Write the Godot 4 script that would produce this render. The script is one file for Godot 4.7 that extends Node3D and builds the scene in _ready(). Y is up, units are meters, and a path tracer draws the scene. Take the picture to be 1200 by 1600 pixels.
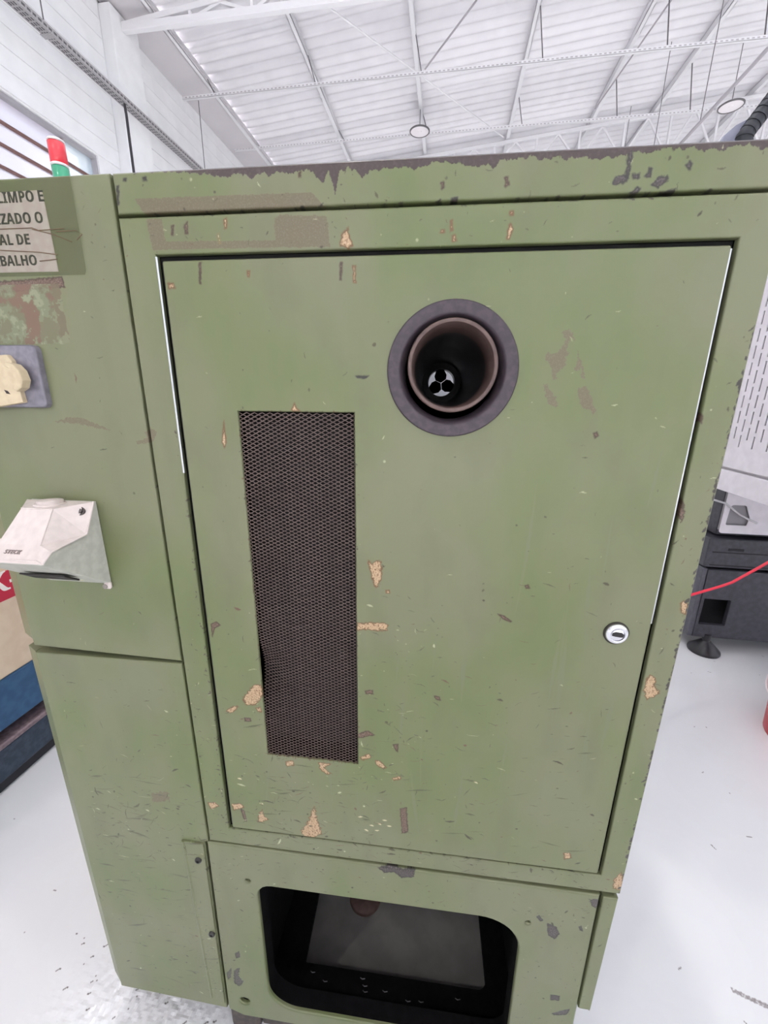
extends Node3D

# ---------------------------------------------------------------- helpers
var st: SurfaceTool
var xf := Transform3D()
var rng := RandomNumberGenerator.new()
var used := {}
var fine := FastNoiseLite.new()
var grain := FastNoiseLite.new()

func _ready():
	rng.seed = 11
	fine.seed = 3
	fine.frequency = 0.11
	grain.seed = 8
	grain.frequency = 0.5
	setup_view()
	build_room()
	build_machine()
	build_neighbours()
	build_overhead()

func begin() -> void:
	st = SurfaceTool.new()
	st.begin(Mesh.PRIMITIVE_TRIANGLES)

func vert(p: Vector3, n: Vector3) -> void:
	st.set_uv(Vector2((p.x + 0.60) / 0.92, (1.36 - p.y) / 1.32))
	st.set_normal((xf.basis * n).normalized())
	st.add_vertex(xf * p)

func tri(a: Vector3, b: Vector3, c: Vector3) -> void:   # counterclockwise seen from outside
	var n := (b - a).cross(c - a).normalized()
	vert(a, n); vert(c, n); vert(b, n)

func quad(a: Vector3, b: Vector3, c: Vector3, d: Vector3) -> void:
	var n := (c - a).cross(d - b).normalized()
	vert(a, n); vert(c, n); vert(b, n)
	vert(a, n); vert(d, n); vert(c, n)

func quadn(a: Vector3, b: Vector3, c: Vector3, d: Vector3, na: Vector3, nb: Vector3, nc: Vector3, nd: Vector3) -> void:
	vert(a, na); vert(c, nc); vert(b, nb)
	vert(a, na); vert(d, nd); vert(c, nc)

func away(a: Vector3, b: Vector3, c: Vector3, d: Vector3, from: Vector3) -> void:
	if (c - a).cross(d - b).dot((a + b + c + d) / 4.0 - from) < 0.0:
		quad(a, d, c, b)
	else:
		quad(a, b, c, d)

func box(lo: Vector3, hi: Vector3, b := 0.0) -> void:
	var m := (lo + hi) / 2.0
	var h := (hi - lo).abs() / 2.0
	b = minf(b, minf(h.x, minf(h.y, h.z)) * 0.9)
	var v := func(s: Vector3, axis: int) -> Vector3:
		var q := Vector3(h.x - b, h.y - b, h.z - b)
		q[axis] = h[axis]
		return m + q * s
	for axis in 3:
		var u := (axis + 1) % 3
		var w := (axis + 2) % 3
		for s in [-1.0, 1.0]:
			var c := []
			for k in [[-1.0, -1.0], [1.0, -1.0], [1.0, 1.0], [-1.0, 1.0]]:
				var g := Vector3()
				g[axis] = s; g[u] = k[0]; g[w] = k[1]
				c.append(v.call(g, axis))
			away(c[0], c[1], c[2], c[3], m)
		if b > 0.0:
			for s in [-1.0, 1.0]:
				for t in [-1.0, 1.0]:
					var g0 := Vector3(); var g1 := Vector3()
					g0[u] = s; g0[w] = t; g0[axis] = -1.0
					g1[u] = s; g1[w] = t; g1[axis] = 1.0
					away(v.call(g0, u), v.call(g1, u), v.call(g1, w), v.call(g0, w), m)
	if b > 0.0:
		for x in [-1.0, 1.0]:
			for y in [-1.0, 1.0]:
				for z in [-1.0, 1.0]:
					var g := Vector3(x, y, z)
					var p: Vector3 = v.call(g, 0)
					var q: Vector3 = v.call(g, 1)
					var r: Vector3 = v.call(g, 2)
					if (q - p).cross(r - p).dot(g) < 0.0:
						tri(p, r, q)
					else:
						tri(p, q, r)

func bar(a: Vector3, c: Vector3, w: float, h: float, b := 0.0, up := Vector3.UP) -> void:
	var keep := xf
	var d := (c - a)
	var z := d.normalized()
	if absf(z.dot(up)) > 0.98:
		up = Vector3.RIGHT
	var x := up.cross(z).normalized()
	xf = keep * Transform3D(Basis(x, z.cross(x), z), a)
	box(Vector3(-w / 2, -h / 2, 0), Vector3(w / 2, h / 2, d.length()), b)
	xf = keep

func area(l: PackedVector2Array) -> float:
	var s := 0.0
	for i in l.size():
		s += l[i].cross(l[(i + 1) % l.size()])
	return s / 2.0

func turned(l: PackedVector2Array, ccw: bool) -> PackedVector2Array:
	var r := l.duplicate()
	if (area(r) > 0.0) != ccw:
		r.reverse()
	return r

func inset(l: PackedVector2Array, b: float) -> PackedVector2Array:
	var r := PackedVector2Array()
	for i in l.size():
		var e0 := (l[i] - l[i - 1]).normalized()
		var e1 := (l[(i + 1) % l.size()] - l[i]).normalized()
		var n0 := Vector2(-e0.y, e0.x)
		var n1 := Vector2(-e1.y, e1.x)
		var k := (n0 + n1)
		r.append(l[i] + k * (b / maxf(0.3, 1.0 + n0.dot(n1))))
	return r

func keyhole(outer: PackedVector2Array, hole: PackedVector2Array) -> PackedVector2Array:
	var best := 1e9
	var bi := 0
	var bj := 0
	for i in outer.size():
		for j in hole.size():
			var dd := outer[i].distance_squared_to(hole[j])
			if dd < best:
				best = dd; bi = i; bj = j
	var r := outer.slice(0, bi + 1)
	for j in hole.size() + 1:
		r.append(hole[(bj + j) % hole.size()])
	r.append_array(outer.slice(bi))
	return r

func plate(outer: PackedVector2Array, holes: Array, z0: float, depth: float, bev := 0.0015) -> void:
	var loops := [turned(outer, true)]
	for hh in holes:
		loops.append(turned(hh, false))
	var ins := []
	for l in loops:
		ins.append(inset(l, bev))
	var face: PackedVector2Array = ins[0]
	for i in range(1, ins.size()):
		face = keyhole(face, ins[i])
	var t := Geometry2D.triangulate_polygon(face)
	if t.is_empty():
		printerr("a plate could not be triangulated")
	for i in range(0, t.size(), 3):
		var a := face[t[i]]; var b := face[t[i + 1]]; var c := face[t[i + 2]]
		if (b - a).cross(c - a) < 0.0:
			var q := b; b = c; c = q
		tri(Vector3(a.x, a.y, z0), Vector3(b.x, b.y, z0), Vector3(c.x, c.y, z0))
		tri(Vector3(a.x, a.y, z0 - depth), Vector3(c.x, c.y, z0 - depth), Vector3(b.x, b.y, z0 - depth))
	for k in loops.size():
		var l: PackedVector2Array = loops[k]
		var n := l.size()
		for i in n:
			var j := (i + 1) % n
			var e := (l[j] - l[i]).normalized()
			var out := Vector3(e.y, -e.x, 0)
			var na := out; var nb := out
			var ep := (l[i] - l[i - 1]).normalized()
			var en := (l[(j + 1) % n] - l[j]).normalized()
			if ep.dot(e) > 0.75: na = (out + Vector3(ep.y, -ep.x, 0)).normalized()
			if en.dot(e) > 0.75: nb = (out + Vector3(en.y, -en.x, 0)).normalized()
			var A := Vector3(l[i].x, l[i].y, z0 - bev); var B := Vector3(l[j].x, l[j].y, z0 - bev)
			var a := Vector3(ins[k][i].x, ins[k][i].y, z0); var b := Vector3(ins[k][j].x, ins[k][j].y, z0)
			if bev > 0.0:
				quadn(A, B, b, a, na, nb, Vector3(0, 0, 1), Vector3(0, 0, 1))
			var C := Vector3(l[i].x, l[i].y, z0 - depth); var D := Vector3(l[j].x, l[j].y, z0 - depth)
			quadn(C, D, B, A, na, nb, nb, na)

func rect(x0: float, y0: float, x1: float, y1: float) -> PackedVector2Array:
	return PackedVector2Array([Vector2(x0, y0), Vector2(x1, y0), Vector2(x1, y1), Vector2(x0, y1)])

func rounded(pts: Array, radii: Array, n := 6) -> PackedVector2Array:
	var r := PackedVector2Array()
	for i in pts.size():
		var p: Vector2 = pts[i]
		var a: Vector2 = (pts[i - 1] - p).normalized()
		var b: Vector2 = (pts[(i + 1) % pts.size()] - p).normalized()
		var rad: float = radii[i % radii.size()]
		if rad <= 0.0:
			r.append(p)
			continue
		var half := acos(clampf(a.dot(b), -1, 1)) / 2.0
		var c := p + (a + b).normalized() * (rad / sin(half))
		var s := p + a * (rad / tan(half)) - c
		var sweep := s.angle_to(p + b * (rad / tan(half)) - c)
		for k in n + 1:
			r.append(c + s.rotated(sweep * k / n))
	return r

func rrect(x0: float, y0: float, x1: float, y1: float, rad: float, n := 5) -> PackedVector2Array:
	return rounded([Vector2(x0, y0), Vector2(x1, y0), Vector2(x1, y1), Vector2(x0, y1)], [rad], n)

func circle(c: Vector2, r: float, n := 48) -> PackedVector2Array:
	var p := PackedVector2Array()
	for i in n:
		p.append(c + Vector2(r, 0).rotated(TAU * i / n))
	return p

func lathe(profile: Array, c := Vector3.ZERO, n := 40) -> void:   # points (radius, height along z), outer back to front, then inwards
	var ns := []
	for i in profile.size() - 1:
		var dd: Vector2 = (profile[i + 1] - profile[i]).normalized()
		ns.append(Vector2(dd.y, -dd.x))
	for i in profile.size() - 1:
		var p0: Vector2 = profile[i]; var p1: Vector2 = profile[i + 1]
		var m0: Vector2 = ns[i]; var m1: Vector2 = ns[i]
		if i > 0 and ns[i - 1].dot(ns[i]) > 0.7: m0 = (ns[i - 1] + ns[i]).normalized()
		if i < ns.size() - 1 and ns[i + 1].dot(ns[i]) > 0.7: m1 = (ns[i + 1] + ns[i]).normalized()
		for k in n:
			var u := Vector3(cos(TAU * k / n), sin(TAU * k / n), 0)
			var v := Vector3(cos(TAU * (k + 1) / n), sin(TAU * (k + 1) / n), 0)
			var zz := Vector3(0, 0, 1)
			quadn(c + u * p0.x + zz * p0.y, c + v * p0.x + zz * p0.y, c + v * p1.x + zz * p1.y, c + u * p1.x + zz * p1.y,
				u * m0.x + zz * m0.y, v * m0.x + zz * m0.y, v * m1.x + zz * m1.y, u * m1.x + zz * m1.y)

func upright(c: Vector3) -> Transform3D:   # lathe axis z turned to point up
	return Transform3D(Basis(Vector3(1, 0, 0), Vector3(0, 0, -1), Vector3(0, 1, 0)), c)

func tube(pts: Array, r: float, n := 10) -> void:
	var rings := []
	var x := Vector3.RIGHT
	for i in pts.size():
		var t: Vector3 = (pts[mini(i + 1, pts.size() - 1)] - pts[maxi(i - 1, 0)]).normalized()
		if absf(t.dot(x)) > 0.95: x = Vector3.UP if absf(t.y) < 0.9 else Vector3.BACK
		x = (x - t * t.dot(x)).normalized()
		var y := t.cross(x)
		var ring := []
		for k in n:
			ring.append(x * cos(TAU * k / n) + y * sin(TAU * k / n))
		rings.append(ring)
	for i in pts.size() - 1:
		for k in n:
			var j := (k + 1) % n
			quadn(pts[i] + rings[i][k] * r, pts[i] + rings[i][j] * r, pts[i + 1] + rings[i + 1][j] * r, pts[i + 1] + rings[i + 1][k] * r,
				rings[i][k], rings[i][j], rings[i + 1][j], rings[i + 1][k])
	for k in n:
		var j := (k + 1) % n
		tri(pts[0], pts[0] + rings[0][j] * r, pts[0] + rings[0][k] * r)
		var e := pts.size() - 1
		tri(pts[e], pts[e] + rings[e][k] * r, pts[e] + rings[e][j] * r)

func hull(faces: Array, p: Dictionary, mid: Vector3) -> void:   # flat faces named by their corners
	for fc in faces:
		for i in range(1, fc.size() - 1):
			var a: Vector3 = p[fc[0]]; var b: Vector3 = p[fc[i]]; var c: Vector3 = p[fc[i + 1]]
			if (b - a).cross(c - a).dot((a + b + c) / 3.0 - mid) < 0.0:
				tri(a, c, b)
			else:
				tri(a, b, c)

func flange(xa0: float, xb0: float, y0: float, y1: float, xa1: float, xb1: float) -> void:   # bent-back edge: a sloping strip and the side behind it
	var a0 := Vector3(xa0, y0, -0.0015); var a1 := Vector3(xa1, y1, -0.0015)
	var b0 := Vector3(xb0, y0, -0.013); var b1 := Vector3(xb1, y1, -0.013)
	var c := Vector3(0, 0, -0.55)
	quad(b0, a0, a1, b1)
	quad(b0 + c, b0, b1, b1 + c)
	quad(b0 + c, a0 + c, a0, b0)
	quad(a1 + c, b1 + c, b1, a1)
	quad(a0 + c, b0 + c, b1 + c, a1 + c)
	quad(a0, a0 + c, a1 + c, a1)

# ---------------------------------------------------------------- naming
func numbered(called: String) -> String:
	used[called] = used.get(called, 0) + 1
	return called if used[called] == 1 else "%s_%03d" % [called, used[called] - 1]

func thing(called: String, label: String, category: String, at := Vector3.ZERO, group := "") -> Node3D:
	var o := Node3D.new()
	o.name = numbered(called)
	o.position = at
	add_child(o)
	o.set_meta("label", label)
	o.set_meta("category", category)
	if group: o.set_meta("group", group)
	return o

func node(called: String, parent: Node3D, label := "") -> Node3D:
	var o := Node3D.new()
	o.name = called
	parent.add_child(o, true)
	if label: o.set_meta("label", label)
	return o

func setting(called: String, label: String) -> Node3D:
	var o := Node3D.new()
	o.name = called
	add_child(o)
	o.set_meta("kind", "structure")
	o.set_meta("label", label)
	return o

func put(called: String, m: Material, parent: Node3D, label := "") -> MeshInstance3D:
	return put_mesh(called, st.commit(), m, parent, label)

func put_mesh(called: String, mesh: Mesh, m: Material, parent: Node3D, label := "") -> MeshInstance3D:
	var o := MeshInstance3D.new()
	o.mesh = mesh
	o.material_override = m
	o.name = called
	parent.add_child(o, true)
	if label: o.set_meta("label", label)
	return o

func text(t: String, size: float, at: Vector3, m: Material, parent: Node3D, font := "Droid Sans", bold := true, depth := 0.0006, turn := Basis(), align := HORIZONTAL_ALIGNMENT_RIGHT) -> MeshInstance3D:
	var f := SystemFont.new()
	f.font_names = PackedStringArray([font])
	f.font_weight = 700 if bold else 400
	var tm := TextMesh.new()
	tm.text = t
	tm.font = f
	tm.font_size = 64
	tm.pixel_size = size / 46.0
	tm.depth = depth
	tm.horizontal_alignment = align
	tm.vertical_alignment = VERTICAL_ALIGNMENT_BOTTOM
	var o := put_mesh("lettering", tm, m, parent)
	o.transform = Transform3D(turn, at)
	return o

# ---------------------------------------------------------------- materials
func mat(c: Color, rough := 0.6, metal := 0.0) -> StandardMaterial3D:
	var m := StandardMaterial3D.new()
	m.albedo_color = c
	m.roughness = rough
	m.metallic = metal
	return m

func c8(r: int, g: int, b: int, a := 255) -> Color:
	return Color8(r, g, b, a)

func noisy(a: Color, b: Color, freq: float, scale: float, rough: float, seed_n := 1, bump := 0.0, metal := 0.0) -> StandardMaterial3D:
	var m := mat(Color.WHITE, rough, metal)
	var n := FastNoiseLite.new()
	n.seed = seed_n
	n.frequency = freq
	n.fractal_octaves = 4
	var t := NoiseTexture2D.new()
	t.width = 256; t.height = 256
	t.seamless = true
	t.noise = n
	var g := Gradient.new()
	g.set_color(0, a); g.set_color(1, b)
	g.set_offset(0, 0.25); g.set_offset(1, 0.75)
	t.color_ramp = g
	m.albedo_texture = t
	m.uv1_triplanar = true
	m.uv1_scale = Vector3.ONE * scale
	if bump > 0.0:
		var h := NoiseTexture2D.new()
		h.width = 256; h.height = 256
		h.seamless = true
		h.noise = n
		m.heightmap_enabled = true
		m.heightmap_texture = h
		m.heightmap_scale = bump
	return m

# ---------------------------------------------------------------- camera, sky, lamps, exposure
func setup_view() -> void:
	var cam := Camera3D.new()
	cam.name = "camera"
	cam.fov = rad_to_deg(2.0 * atan(800.0 / 632.14))
	cam.near = 0.02
	cam.far = 200.0
	cam.transform = Transform3D(Basis(Vector3.UP, 0.14925) * Basis(Vector3.RIGHT, -0.27715) * Basis(Vector3.BACK, 0.009265), Vector3(0, 1.134, 0))
	add_child(cam)
	cam.current = true
	var sky_m := ProceduralSkyMaterial.new()
	sky_m.sky_top_color = c8(206, 214, 230)
	sky_m.sky_horizon_color = c8(246, 244, 250)
	sky_m.ground_bottom_color = c8(206, 202, 198)
	sky_m.ground_horizon_color = c8(226, 223, 220)
	sky_m.sky_energy_multiplier = 1.0
	var sun := DirectionalLight3D.new()
	sun.name = "sun"
	sun.light_energy = 12.0
	sun.light_color = Color(1.0, 0.985, 0.96)
	sun.light_angular_distance = 0.6
	sun.shadow_enabled = true
	sun.rotation = Vector3(-0.90, 0.05, 0)   # comes through the added skylights, from behind the viewer
	add_child(sun)
	var sky := Sky.new()
	sky.sky_material = sky_m
	var e := Environment.new()
	e.background_mode = Environment.BG_SKY
	e.sky = sky
	e.background_energy_multiplier = 3.0
	e.tonemap_mode = Environment.TONE_MAPPER_LINEAR
	e.tonemap_exposure = 0.98
	e.sdfgi_enabled = true
	e.ssao_enabled = true
	e.ssil_enabled = true
	var we := WorldEnvironment.new()
	we.name = "world"
	we.environment = e
	add_child(we)

# ---------------------------------------------------------------- room
const ROOF_SLOPE := 0.09

func roof_y(x: float) -> float:   # underside of the purlins
	return 6.0 + ROOF_SLOPE * x

func build_room() -> void:
	var white := noisy(c8(239, 240, 243), c8(244, 245, 248), 0.02, 0.6, 0.85, 4)
	# floor
	var fl := setting("floor", "pale grey glossy painted concrete floor")
	begin()
	box(Vector3(-4.7, -0.3, -24), Vector3(12.2, 0, 8.2))
	var fm := mat(Color.WHITE, 0.25)
	fm.albedo_texture = floor_picture()
	fm.uv1_triplanar = true
	fm.uv1_world_triplanar = true
	fm.uv1_triplanar_sharpness = 8.0
	fm.uv1_scale = Vector3.ONE * 0.25
	fm.uv1_offset = Vector3(0.5, 0.5, 0.5)
	put("slab", fm, fl)
	# the patch of floor where the coating has blistered
	begin()
	var nz := FastNoiseLite.new()
	nz.seed = 5; nz.frequency = 55.0; nz.fractal_octaves = 3
	var cx := -0.50; var cz := -0.33
	var hgt := func(x: float, z: float) -> float:
		var e := Vector2((x - cx) / 0.26, (z - cz) / 0.26).length()
		return 0.0012 * clampf(2.2 - 2.2 * e, -0.4, 1.0) + 0.0022 * clampf(1.8 - 1.8 * e, 0, 1) * nz.get_noise_2d(x, z)
	var n := 150
	for i in n:
		for j in n:
			var q := []
			for k in [[0, 0], [0, 1], [1, 1], [1, 0]]:
				var x: float = cx - 0.27 + 0.54 * (i + k[0]) / n
				var z: float = cz - 0.27 + 0.54 * (j + k[1]) / n
				q.append(Vector3(x, hgt.call(x, z), z))
			quad(q[0], q[1], q[2], q[3])
	var pm := fm.duplicate()
	pm.roughness = 0.21
	put("blistered_coating", pm, fl, "blistered patch of floor coating")
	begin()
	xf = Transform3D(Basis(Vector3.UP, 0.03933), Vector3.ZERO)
	box(Vector3(-0.27, 0, -1.0), Vector3(0.20, 0.002, -0.475))  # thin slab puts the shade under the machine into the floor colour
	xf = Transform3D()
	put("shaded_floor_patch", noisy(c8(122, 120, 117), c8(132, 130, 126), 0.03, 2.0, 0.8, 7), fl, "darker floor patch standing in for the shade under the lathe")
	# far, right and near walls
	var wf := setting("wall_far", "white far wall of the hall")
	begin(); box(Vector3(-4.7, 0, -24.3), Vector3(12.3, 8, -24)); put("render_coat", white, wf)
	var wr := setting("wall_right", "white right wall with an added band of high windows for light")  # unseen window openings added to let daylight in
	begin()
	box(Vector3(12, 0, -24), Vector3(12.3, 2.2, 8.2)); box(Vector3(12, 4.6, -24), Vector3(12.3, 8, 8.2))
	for k in 9: box(Vector3(12, 2.2, -24 + k * 4.0), Vector3(12.3, 4.6, -23.4 + k * 4.0 if k < 8 else 8.2))
	put("render_coat", white, wr)
	var wn := setting("wall_near", "white near wall with an added band of high windows for light")  # openings out of view, added to light the hall from behind
	begin()
	box(Vector3(-4.7, 0, 8), Vector3(-3.2, 8, 8.3)); box(Vector3(10.5, 0, 8), Vector3(12.3, 8, 8.3)); box(Vector3(-3.2, 5.4, 8), Vector3(10.5, 8, 8.3)); box(Vector3(-3.2, 0, 8), Vector3(10.5, 2.4, 8.3))
	put("render_coat", white, wn)
	build_left_wall(white)
	build_roof()

func floor_picture() -> ImageTexture:
	var s := 2048
	var im := Image.create(s, s, false, Image.FORMAT_RGB8)
	var n := FastNoiseLite.new()
	n.seed = 21; n.frequency = 0.012; n.fractal_octaves = 4
	var low := n.get_seamless_image(256, 256)
	var small := Image.create(256, 256, false, Image.FORMAT_RGB8)
	for y in 256:
		for x in 256:
			var k: float = low.get_pixel(x, y).r - 0.5
			small.set_pixel(x, y, Color(0.872 + 0.05 * k, 0.876 + 0.05 * k, 0.884 + 0.05 * k))
	small.resize(s, s, Image.INTERPOLATE_CUBIC)
	im.copy_from(small)
	# scuffs and specks (4 m to a side; x and z metres from the camera's foot, half a tile off)
	var r := RandomNumberGenerator.new()
	r.seed = 6
	for k in 420:
		var c := Color(0.55, 0.53, 0.54).lerp(Color(0.42, 0.4, 0.4), r.randf())
		var p := Vector2(r.randf_range(4, s - 4), r.randf_range(4, s - 4))
		var d := Vector2(1, 0).rotated(r.randf() * TAU)
		for q in r.randi_range(1, 7):
			var u := p + d * q
			im.set_pixel(clampi(int(u.x), 0, s - 1), clampi(int(u.y), 0, s - 1), c)
	for arc in [[0.62, -0.62, 0.34, 0.35, 0.5], [0.66, -0.45, 0.30, 0.5, 0.25], [0.75, -0.3, 0.4, 0.1, 0.3]]:
		for q in 320:
			var t: float = q / 320.0
			var x: float = arc[0] + arc[2] * t
			var z: float = arc[1] + 0.06 * sin(t * 2.2) - arc[3] * 0.1 * t
			var u := Vector2(x / 4.0 + 0.5, z / 4.0 + 0.5) * s
			for w in 4:
				if r.randf() < arc[4] + 0.2:
					var xx := posmod(int(u.x), s); var yy := posmod(int(u.y) + w, s)
					im.set_pixel(xx, yy, im.get_pixel(xx, yy).lerp(Color(0.5, 0.47, 0.47), 0.6))
	for k in 150:   # grit round the blistered patch
		var p := Vector2(-0.52 + r.randfn(0.0, 0.13), -0.36 + r.randfn(0.0, 0.13)) / 4.0 + Vector2(0.5, 0.5)
		for q in r.randi_range(1, 4):
			var u := p * s + Vector2(q, -q * 0.7)
			im.set_pixel(int(u.x), int(u.y), Color(0.36, 0.34, 0.34))
	return ImageTexture.create_from_image(im)

func build_left_wall(white: Material) -> void:
	var wl := setting("wall_left", "white painted block wall on the left")
	begin()
	var z0 := -24.0
	box(Vector3(-4.7, 0, z0), Vector3(-4.42, 2.1, 8.2))
	box(Vector3(-4.7, 3.96, z0), Vector3(-4.42, 8, 8.2))
	for sp in [[-24.0, -22.0], [-16.4, -14.0], [-8.6, -5.39], [1.2, 2.0], [6.5, 8.2]]:
		box(Vector3(-4.7, 2.1, sp[0]), Vector3(-4.42, 3.96, sp[1]))
	put("masonry", white, wl)
	for bay in [[-11.6, -6.235], [-5.745, -2.6]]:
		for k in 10:
			var y := 3.975 + k * 0.19
			begin()
			box(Vector3(-4.43, y + 0.0015, bay[0]), Vector3(-4.4, y + 0.1885, bay[1]), 0.002)
			put("block_course", white, wl)
	for k in 10:
		begin()
		box(Vector3(-4.43, 2.075 + k * 0.19 + 0.0015, -8.5), Vector3(-4.4, 2.075 + k * 0.19 + 0.1885, -6.235), 0.002)
		put("block_course", white, wl)
	for z in [-13.75, -5.99, 1.6]:
		begin()
		box(Vector3(-4.5, 0, z - 0.24), Vector3(-4.25, 5.66, z + 0.24), 0.006)
		put("pilaster", white, wl)
	begin()
	box(Vector3(-4.5, 5.76, z0), Vector3(-4.36, 6.6, 8.0))
	put("parapet", white, wl)
	# windows
	var steel := mat(c8(122, 92, 88), 0.6)
	var grey := mat(c8(168, 166, 172), 0.5)
	var clear := mat(Color(0.82, 0.9, 0.95, 0.35), 0.12)
	clear.transparency = BaseMaterial3D.TRANSPARENCY_ALPHA
	var milky := mat(Color(0.9, 0.89, 0.95, 0.6), 0.2)
	milky.transparency = BaseMaterial3D.TRANSPARENCY_ALPHA
	var wn := 0
	for sp in [[-5.39, 1.2], [-14.0, -8.6], [-22.0, -16.4], [2.0, 6.5]]:  # the first is in view; the rest are added to let light in
		wn += 1
		var w := setting("window_%d" % wn, "steel window with brown glazing bars in the left wall" + ["", ", added for light past the pilaster", ", added for light farthest along", ", added for light nearest the viewer"][wn - 1])
		begin()
		box(Vector3(-4.56, 3.92, sp[0]), Vector3(-4.44, 3.96, sp[1]), 0.004)
		box(Vector3(-4.56, 2.1, sp[0]), Vector3(-4.44, 2.14, sp[1]), 0.004)
		box(Vector3(-4.56, 2.14, sp[0]), Vector3(-4.44, 3.92, sp[0] + 0.03), 0.004)
		box(Vector3(-4.56, 2.14, sp[1] - 0.03), Vector3(-4.44, 3.92, sp[1]), 0.004)
		put("window_frame", grey, w)
		var zs := [sp[0] + 0.03, sp[0] + 0.44]
		while zs[-1] < sp[1] - 1.0:
			zs.append(zs[-1] + 1.05)
		zs.append(sp[1] - 0.03)
		for k in range(1, zs.size() - 1):
			begin()
			box(Vector3(-4.53, 2.14, zs[k] - 0.014), Vector3(-4.48, 3.92, zs[k] + 0.014), 0.003)
			put("mullion", steel, w)
		var ys := [2.14]
		for k in 8: ys.append(2.27 + k * 0.205)
		ys.append(3.92)
		for k in range(1, ys.size() - 1):
			begin()
			box(Vector3(-4.525, ys[k] - 0.014, sp[0] + 0.03), Vector3(-4.475, ys[k] + 0.014, sp[1] - 0.03), 0.003)
			put("glazing_bar", steel, w)
		for i in zs.size() - 1:
			for k in ys.size() - 1:
				begin()
				box(Vector3(-4.503, ys[k], zs[i]), Vector3(-4.499, ys[k + 1], zs[i + 1]))
				put("pane", clear if i == 0 else milky, w)

func build_roof() -> void:
	var ce := setting("ceiling", "white corrugated roof on pale steel purlins")
	var tones := [noisy(c8(231, 229, 234), c8(237, 235, 240), 0.02, 0.5, 0.4, 31), noisy(c8(228, 226, 231), c8(235, 233, 238), 0.02, 0.5, 0.4, 32), noisy(c8(234, 232, 237), c8(240, 238, 243), 0.02, 0.5, 0.4, 33)]
	var pale := mat(c8(241, 240, 244), 0.5)
	var sheer := mat(Color(0.93, 0.95, 0.97, 0.45), 0.2)
	sheer.transparency = BaseMaterial3D.TRANSPARENCY_ALPHA
	var wid := 0.9225
	var ang := atan(ROOF_SLOPE)
	var meshes := {}
	var xs := [-3.87, -0.72, 2.51, 5.66, 8.81, 12.1]
	for c in xs.size() - 1:
		var ln: float = (xs[c + 1] - xs[c]) / cos(ang) + 0.04
		if not meshes.has(snappedf(ln, 0.01)):
			begin()
			var steps := 40
			for k in steps:
				var p := []
				for q in [k, k + 1]:
					var t: float = TAU * 5.0 * q / steps
					p.append([Vector3(0, 0.024 * sin(t), wid * q / steps), Vector3(0, 1, -0.024 * TAU * 5.0 / wid * cos(t)).normalized()])
				var dx := Vector3(ln, 0, 0)
				var up := Vector3(0, 0.007, 0)
				quadn(p[0][0], p[0][0] + dx, p[1][0] + dx, p[1][0], -p[0][1], -p[0][1], -p[1][1], -p[1][1])
				quadn(p[0][0] + up, p[1][0] + up, p[1][0] + dx + up, p[0][0] + dx + up, p[0][1], p[1][1], p[1][1], p[0][1])
				quad(p[0][0], p[1][0], p[1][0] + up, p[0][0] + up)
				quad(p[1][0] + dx, p[0][0] + dx, p[0][0] + dx + up, p[1][0] + dx + up)
			meshes[snappedf(ln, 0.01)] = st.commit()
		for k in 36:
			var z := -24.4 + k * wid + 0.165
			var lit := k in [21, 23, 25] and c < 5  # unseen translucent rows added so the sun can light the hall
			var o := put_mesh("added_skylight" if lit else "roof_sheet", meshes[snappedf(ln, 0.01)], sheer if lit else tones[(k * 7 + c * 5 + (k * k) % 3) % 3], ce)
			o.transform = Transform3D(Basis(Vector3.BACK, ang), Vector3(xs[c] - 0.02, roof_y(xs[c]) + 0.128 + (0.004 if k % 2 else 0.0), z))
	for x in [-3.84, -2.26, -0.72, 0.91, 2.45, 3.57, 5.2, 6.8, 8.4, 10.0, 11.9]:
		begin()
		var y := roof_y(x)
		box(Vector3(x - 0.03, y, -24), Vector3(x + 0.03, y + 0.006, 8), 0.0)
		box(Vector3(x - 0.03, y, -24), Vector3(x - 0.024, y + 0.1, 8), 0.0)
		box(Vector3(x - 0.03, y + 0.094, -24), Vector3(x + 0.03, y + 0.1, 8), 0.0)
		box(Vector3(x + 0.024, y, -24), Vector3(x + 0.03, y + 0.02, 8), 0.0)
		put("purlin", pale, ce)
	# concrete gutter along the left wall
	begin()
	box(Vector3(-4.4, 5.68, -24), Vector3(-3.85, 5.76, 8), 0.004)
	put("gutter", noisy(c8(214, 210, 214), c8(220, 216, 220), 0.01, 0.3, 0.7, 41), ce, "grey concrete gutter underside")

# ---------------------------------------------------------------- paint
var px := 1552.0
var im: Image
var hm: Image
const TW := 1428
const TH := 2048

func to_px(x: float, y: float) -> Vector2:
	return Vector2((x + 0.60) / 0.92 * TW, (1.36 - y) / 1.32 * TH)

func dab(x: int, y: int, c: Color, a: float, low := -1.0) -> void:
	if x < 0 or y < 0 or x >= TW or y >= TH: return
	im.set_pixel(x, y, im.get_pixel(x, y).lerp(c, a))
	if low >= 0.0:
		hm.set_pixel(x, y, Color(low, low, low))

const TAN := 0
const BROWN := 1
const GLUE := 2
const DARK := 3
const PALE := 4
const SMEAR := 5

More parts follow.
